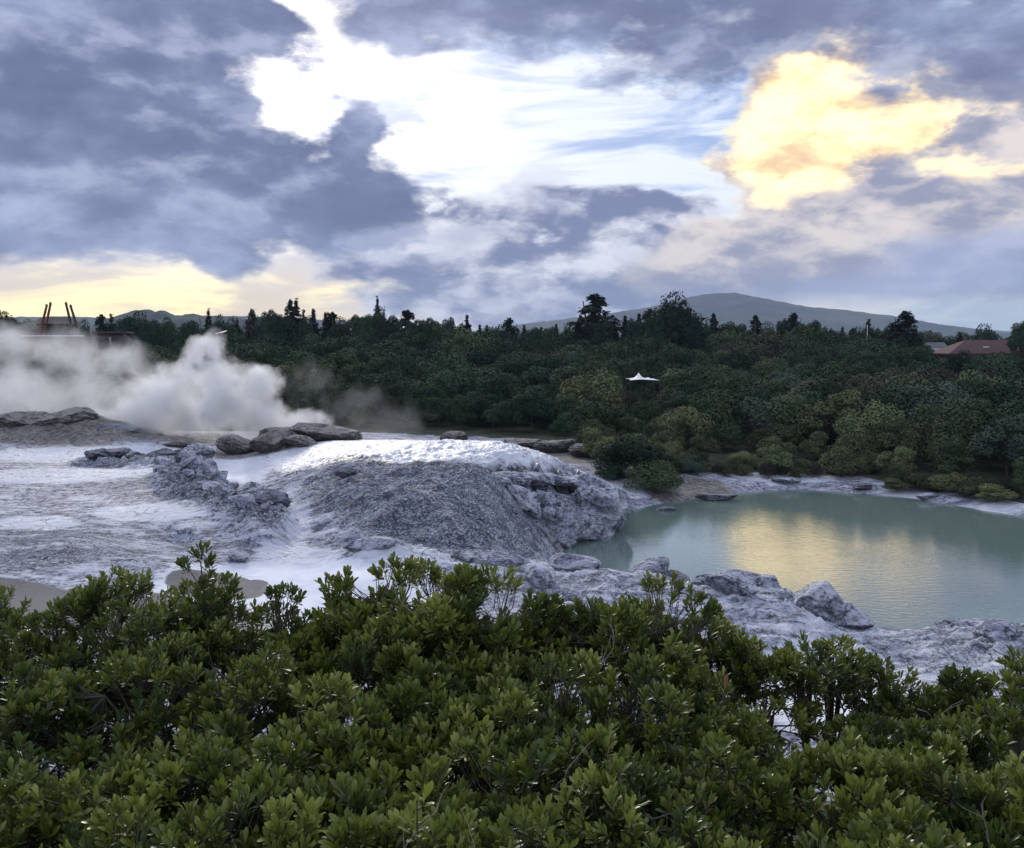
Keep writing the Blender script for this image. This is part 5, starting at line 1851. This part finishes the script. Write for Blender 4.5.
M['white'] = plain('white_fabric', (0.80, 0.80, 0.82), .7, nv=.04)
M['wpaint'] = plain('white_paint', (0.70, 0.70, 0.68), .6, nv=.08)
M['steel'] = plain('grey_steel', (0.22, 0.22, 0.23), .5)
M['darkwood'] = plain('dark_timber', (0.060, 0.045, 0.036), .8)
M['redwood'] = plain('red_brown_timber', (0.17, 0.055, 0.032), .7)
M['tile'] = plain('red_brown_roof', (0.095, 0.046, 0.038), .8, nscale=.8)
M['wall'] = plain('brown_wall', (0.10, 0.075, 0.06), .8)
M['glass'] = plain('dark_window_glass', (0.02, 0.025, 0.03), .12)
M['roofgrey'] = plain('grey_roof', (0.09, 0.095, 0.10), .5)


def box(c_, s, rotz=0.0):
    x, y, z = [a / 2 for a in s]
    V = np.array([(-x, -y, -z), (x, -y, -z), (x, y, -z), (-x, y, -z), (-x, -y, z), (x, -y, z), (x, y, z), (-x, y, z)])
    ca, sa = math.cos(rotz), math.sin(rotz)
    V = V @ np.array([[ca, sa, 0], [-sa, ca, 0], [0, 0, 1]])
    F = np.array([(0, 3, 2, 1), (4, 5, 6, 7), (0, 1, 5, 4), (1, 2, 6, 5), (2, 3, 7, 6), (3, 0, 4, 7)])
    return V + np.array(c_), F


def bar(p0, p1, r0, r1, sides=8):
    V, F = tubes_fast([(np.array(p0, float), np.array(p1, float), r0, r1)], sides)
    return V, F


# white stretched canopy in the woodland
d = 112
x, y = far(643, d)
zt = hz(373.5, d)
zl = hz(379.5, d)
g = gz(x, y)
e = empty('canopy', (x, y, g))
tag(e, 'white peaked fabric canopy standing among the trees', 'canopy')
N = 28
u, v = np.meshgrid(np.linspace(-1, 1, N), np.linspace(-1, 1, N))
wx, wy = 30 / FPX * d / 2, 2.4
edge = 1 - 0.16 * (1 - u ** 2)
X = u * wx * (1 - 0.14 * (1 - v ** 2))
Y = v * wy * (1 - 0.18 * (1 - u ** 2))
pk = np.exp(-(((u + .30) * 3.2) ** 2 + (v * 1.7) ** 2) ** .5 * 1.3) + 0.28 * np.exp(-(((u - .45) * 3.5) ** 2 + (v * 1.7) ** 2) ** .5 * 1.3)
Z = (zl - g) + (zt - zl) * np.clip(pk, 0, 1) * 1.25
V = np.stack([X, Y, Z], -1).reshape(-1, 3)
V2 = V.copy()
V2[:, 2] -= .03
idx = np.arange(N * N).reshape(N, N)
F = np.stack([idx[:-1, :-1], idx[:-1, 1:], idx[1:, 1:], idx[1:, :-1]], -1).reshape(-1, 4)
obj('fabric_roof', mesh_np('fabric_roof', np.vstack([V, V2]), np.vstack([F, F[:, ::-1] + N * N]), M['white'], True), e)
for (sx, sy) in ((-1, -1), (1, -1), (1, 1), (-1, 1)):
    obj('post', mesh_np('post', *bar((sx * wx * .92, sy * wy * .92, 0), (sx * wx * .96, sy * wy * .96, zl - g), .07, .06), M['darkwood'], True), e)
obj('mast', mesh_np('mast', *bar((-wx * .30, 0, 0), (-wx * .30, 0, zt - g - .1), .08, .05), M['darkwood'], True), e)

# white pole
d = 186
x, y = far(867, d)
e = empty('flag_pole', (x, y, 3.0))
tag(e, 'tall thin white pole in front of the slim cypress', 'pole')
obj('mast', mesh_np('mast', *bar((0, 0, 0), (0, 0, hz(325, d) - 3), .13, .07), M['wpaint'], True), e)
obj('base', mesh_np('base', *bar((0, 0, 0), (0, 0, .5), .3, .25), M['wpaint'], True), e)

# red roofed house on the right
d = 200
x, y = far(985, d)
e = empty('house', (x, y, 3.0))
tag(e, 'long low house with a hipped red brown roof near the right edge', 'house')
L = 92 / FPX * d
ze = hz(353, d) - 3
zr = hz(340, d) - 3
hx, hy = L / 2, 5.0
obj('wall', mesh_np('wall', *box((0, 0, ze / 2), (L - 1.6, 8.4, ze)), M['wall']), e)
RV = np.array([(-hx, -hy, ze), (hx, -hy, ze), (hx, hy, ze), (-hx, hy, ze), (-hx + 6, 0, zr), (hx - 2, 0, zr), (-hx, -hy, ze - .25), (hx, -hy, ze - .25), (hx, hy, ze - .25), (-hx, hy, ze - .25)])
bm_ = bmesh.new()
vs = [bm_.verts.new(v_) for v_ in RV]
for f_ in ((0, 1, 5, 4), (1, 2, 5), (2, 3, 4, 5), (3, 0, 4), (9, 8, 7, 6), (0, 6, 7, 1), (1, 7, 8, 2), (2, 8, 9, 3), (3, 9, 6, 0)):
    bm_.faces.new([vs[i] for i in f_])
bmesh.ops.recalc_face_normals(bm_, faces=bm_.faces)
me = bpy.data.meshes.new('roof')
bm_.to_mesh(me)
bm_.free()
me.materials.append(M['tile'])
rf = obj('roof', me, e)
obj('skylight', mesh_np('skylight', *box((-1.2, -2.95, ze + (zr - ze) * .44), (1.1, .6, .35)), M['wpaint']), rf)
obj('chimney', mesh_np('chimney', *box((4.0, .6, zr - .1), (.8, .8, 1.0)), M['wall']), rf)
for k in range(5):
    wf = obj('window', mesh_np('window', *box((-hx + 3 + k * 3.8, -4.24, ze - 1.5), (1.7, .12, 1.3)), M['wpaint']), e)
    obj('pane', mesh_np('pane', *box((-hx + 3 + k * 3.8, -4.31, ze - 1.5), (1.45, .06, 1.05)), M['glass']), wf)

# small white cottage beside it
d = 212
x, y = far(935, d)
e = empty('cottage', (x, y, 3.0))
tag(e, 'tiny white walled cottage left of the red roofed house', 'house')
zt = hz(347, d) - 3
obj('wall', mesh_np('wall', *box((0, 0, zt / 2), (3.8, 3.5, zt)), M['wpaint']), e)
RV = np.array([(-2.2, -2.1, zt), (2.2, -2.1, zt), (2.2, 2.1, zt), (-2.2, 2.1, zt), (-2.2, 0, zt + 1.1), (2.2, 0, zt + 1.1)])
bm_ = bmesh.new()
vs = [bm_.verts.new(v_) for v_ in RV]
for f_ in ((0, 1, 5, 4), (2, 3, 4, 5), (1, 2, 5), (3, 0, 4), (3, 2, 1, 0)):
    bm_.faces.new([vs[i] for i in f_])
me = bpy.data.meshes.new('roof')
bm_.to_mesh(me)
bm_.free()
me.materials.append(M['roofgrey'])
obj('roof', me, e)
wf = obj('window', mesh_np('window', *box((.5, -1.78, zt - .9), (1.0, .08, .9)), M['steel']), e)
obj('pane', mesh_np('pane', *box((.5, -1.83, zt - .9), (.8, .05, .7)), M['glass']), wf)

# pale roof among the trees above the steam plume
d = 168
x, y = far(220, d)
e = empty('shed', (x, y, 2.8))
tag(e, 'shed with a pale roof half hidden in the trees above the steam plume', 'shed')
zt = hz(334, d) - 2.8
obj('wall', mesh_np('wall', *box((0, 0, zt / 2), (2.0, 2.6, zt)), M['darkwood']), e)
V_, F_ = box((0, 0, 0), (2.2, 3.0, .12))
V_ = V_ @ np.array(Euler((R(10), R(-14), 0)).to_matrix()).T + np.array([0, 0, zt + .15])
obj('roof', mesh_np('roof', V_, F_, M['roofgrey']), e)

# gateway platform with leaning poles, left, in the steam
d = 140
x0, y0 = far(75, d)
gnd = 2.4
sc = d / FPX
e = empty('viewing_platform', (x0, y0, gnd))
tag(e, 'dark raised platform building with white edged deck showing over the steam', 'building')
zd = hz(336, d) - gnd


def lx(px):
    return (px - 75) * sc


obj('deck', mesh_np('deck', *box(((lx(32) + lx(118)) / 2, 0, zd - .35), (lx(118) - lx(32), 7, .5)), M['darkwood']), e)
obj('deck_edge', mesh_np('deck_edge', *box(((lx(34) + lx(95)) / 2, -3.56, zd), (lx(95) - lx(34), .12, .20)), M['wpaint']), e)
obj('wall', mesh_np('wall', *box(((lx(38) + lx(66)) / 2, 1.5, zd + .9), (lx(66) - lx(38), 4, 2.0)), M['wall']), e)
rv = np.array([(lx(34), -1.4, zd + 1.9), (lx(72), -1.4, zd + 1.9), (lx(72), 4.4, zd + 1.9), (lx(34), 4.4, zd + 1.9), (lx(40), 1.5, zd + 3.0), (lx(66), 1.5, zd + 3.0)])
bm_ = bmesh.new()
vs = [bm_.verts.new(v_) for v_ in rv]
for f_ in ((0, 1, 5, 4), (1, 2, 5), (2, 3, 4, 5), (3, 0, 4), (3, 2, 1, 0)):
    bm_.faces.new([vs[i] for i in f_])
me = bpy.data.meshes.new('roof')
bm_.to_mesh(me)
bm_.free()
me.materials.append(M['darkwood'])
obj('roof', me, e)
obj('lower_roof', mesh_np('lower_roof', *box(((lx(98) + lx(126)) / 2, .5, zd + .5), (lx(126) - lx(98), 5, .35)), M['darkwood']), e)
obj('lower_wall', mesh_np('lower_wall', *box(((lx(101) + lx(123)) / 2, .5, zd - .7), (lx(123) - lx(101), 4, 2.0)), M['wall']), e)
for px_ in (36, 50, 64, 78, 92, 106, 117):
    obj('support_post', mesh_np('support_post', *box((lx(px_), -3.0, (zd - .6) / 2), (.35, .35, zd - .6)), M['darkwood']), e)
for px_ in (101, 119):
    obj('post', mesh_np('post', *box((lx(px_), -3.2, zd + (.7 if px_ < 110 else -.9)), (.28, .28, 1.5)), M['steel']), e)
POLES = [(47, 322, 51.5, 306.5, 'redwood', 'left pole of the left leaning pair above the platform'), (51, 322, 55.5, 304.5, 'redwood', 'right pole of the left leaning pair above the platform'),
         (76.5, 333, 71.0, 304.5, 'darkwood', 'left pole of the right leaning pair above the platform'), (82.5, 333, 75.5, 307, 'darkwood', 'right pole of the right leaning pair above the platform')]
for (ax_, ay_, bx_, by_, mt, lab) in POLES:
    zb = hz(ay_, d)
    zt = hz(by_, d)
    r_ = empty('leaning_pole', (far(ax_, d)[0], y0 - 1, gnd + zd - .1))
    tag(r_, lab, 'pole')
    z0_ = gnd + zd - .1
    k = (zt - z0_) / (zt - zb)
    dx = (bx_ - ax_) * sc
    start = dx * (1 - k)
    obj('shaft', mesh_np('shaft', *bar((start * 1.0, 0, 0), (dx, 0, zt - z0_), .22, .17), M[mt], True), r_)
    obj('cap', mesh_np('cap', *bar((dx, 0, zt - z0_), (dx * 1.03, 0, zt - z0_ + .35), .24, .12), M['redwood'], True), r_)

# ------------------------------------------------------------------ steam


def steam_obj(name, label, blobs_, seed, dens, nscale, thr, disp=0.35, vox=0.45, col=(0.985, 0.987, 1.0), aniso=0.45):
    """plume: lumpy closed skin filled with vapour whose density billows and thins out"""
    bm2 = bmesh.new()
    ell = []
    for (px, py, d, rx, ry, rd) in blobs_:
        x, y = far(px, d)
        z = hz(py, d)
        ell.append((x, y, z, rx, rd, ry))
        bmesh.ops.create_icosphere(bm2, subdivisions=3, radius=1, matrix=Matrix.Translation((x, y, z)) @ Matrix.Diagonal((rx, rd, ry, 1)))
    me_ = bpy.data.meshes.new(name)
    bm2.to_mesh(me_)
    bm2.free()
    o_ = obj(name, me_)
    rm = o_.modifiers.new('skin', 'REMESH')
    rm.mode = 'VOXEL'
    rm.voxel_size = vox
    m = bpy.data.materials.new(name)
    m.use_nodes = True
    t = NT(m.node_tree)
    t.n.clear()
    out = t.new('ShaderNodeOutputMaterial')
    pv = t.new('ShaderNodeVolumePrincipled')
    pv.inputs['Color'].default_value = col + (1,)
    pv.inputs['Anisotropy'].default_value = aniso
    P = geo_pos(t)
    wp = t.vmath('SUBTRACT', t.noise(P, nscale * .9, 2, 0.5, color=True), (0.5, 0.5, 0.5))
    PWp = t.vmath('ADD', P, t.vmath('SCALE', wp, scale=3.4 * .22 / nscale))
    cur = None
    for (x, y, z, rx, rd, ry) in ell:
        v = t.vmath('MULTIPLY', t.vmath('SUBTRACT', PWp, (x, y, z)), (1 / rx, 1 / rd, 1 / ry))
        f = t.math('SUBTRACT', 1.0, t.vmath('LENGTH', v))
        cur = f if cur is None else t.math('MAXIMUM', cur, f)
    n = t.noise(PWp, nscale, 5, 0.62)
    v = t.math('ADD', cur, t.math('MULTIPLY', t.math('SUBTRACT', n, 0.5), 2.4))
    den = t.math('MULTIPLY', t.sstep(v, thr[0], thr[1]), dens)
    den = t.math('MULTIPLY', den, t.sstep(cur, 0.0, 0.22))
    t.l.new(den, pv.inputs['Density'])
    t.l.new(pv.outputs[0], out.inputs['Volume'])
    m.cycles.volume_step_rate = 0.09
    me_.materials.append(m)
    tag(o_, label, 'steam', None, 'stuff')
    return o_


steam_obj('steam', 'thick white steam billowing from the vent beside the white mound', [
    (262, 425, 73.0, 5.2, 3.0, 3.5), (228, 405, 73.5, 4.8, 4.0, 4.2), (215, 372, 74, 3.2, 3.2, 3.2), (258, 385, 74, 2.8, 2.6, 2.8), (300, 424, 72.5, 3.4, 1.9, 1.9), (326, 433, 72, 1.8, 1.2, 1.1),
    (170, 402, 76, 5.4, 4.2, 4.5), (216, 348, 75, 1.9, 2.0, 1.9), (196, 352, 75.5, 1.5, 1.8, 1.6), (130, 420, 77, 5.0, 3.2, 3.2)], 1, 1.1, 0.36, (0.20, 0.90))
steam_obj('steam', 'thinner steam drifting away to the left in front of the platform', [
    (120, 405, 83, 6.5, 4.6, 5.0), (60, 392, 84, 8.0, 4.6, 5.0), (70, 350, 86, 7.5, 3.2, 3.8), (0, 388, 85, 8.5, 5.5, 5.0), (-60, 380, 86, 8, 6, 4.5), (5, 345, 87, 6.5, 3.4, 4.4),
    (125, 362, 85, 4, 3, 3), (20, 415, 82, 9, 3, 2.6)], 3, 0.34, 0.26, (0.12, 1.15))
steam_obj('steam', 'faint wisp of steam rising behind the terrace right of the thick plume', [
    (400, 418, 84, 4.2, 3.4, 2.5), (350, 405, 85, 4.6, 3.6, 2.5), (310, 385, 86, 4.4, 3.2, 2.5), (370, 430, 83, 7.0, 2.0, 2.5)], 2, 0.055, 0.34, (0.20, 0.95))

# ------------------------------------------------------------------ haze: one closed box of even pale air
hb = box((0, 4400, 230), (26000, 9800, 2 * 238))
hb = (hb[0] + np.array([0, 0, 0]), hb[1])
me = mesh_np('haze', *hb)
m = bpy.data.materials.new('haze')
m.use_nodes = True
t = NT(m.node_tree)
t.n.clear()
out = t.new('ShaderNodeOutputMaterial')
pv = t.new('ShaderNodeVolumePrincipled')
pv.inputs['Color'].default_value = (0.66, 0.78, 1.0, 1)
pv.inputs['Density'].default_value = 0.00009
t.l.new(pv.outputs[0], out.inputs['Volume'])
me.materials.append(m)
tag(obj('haze', me), kind='stuff')
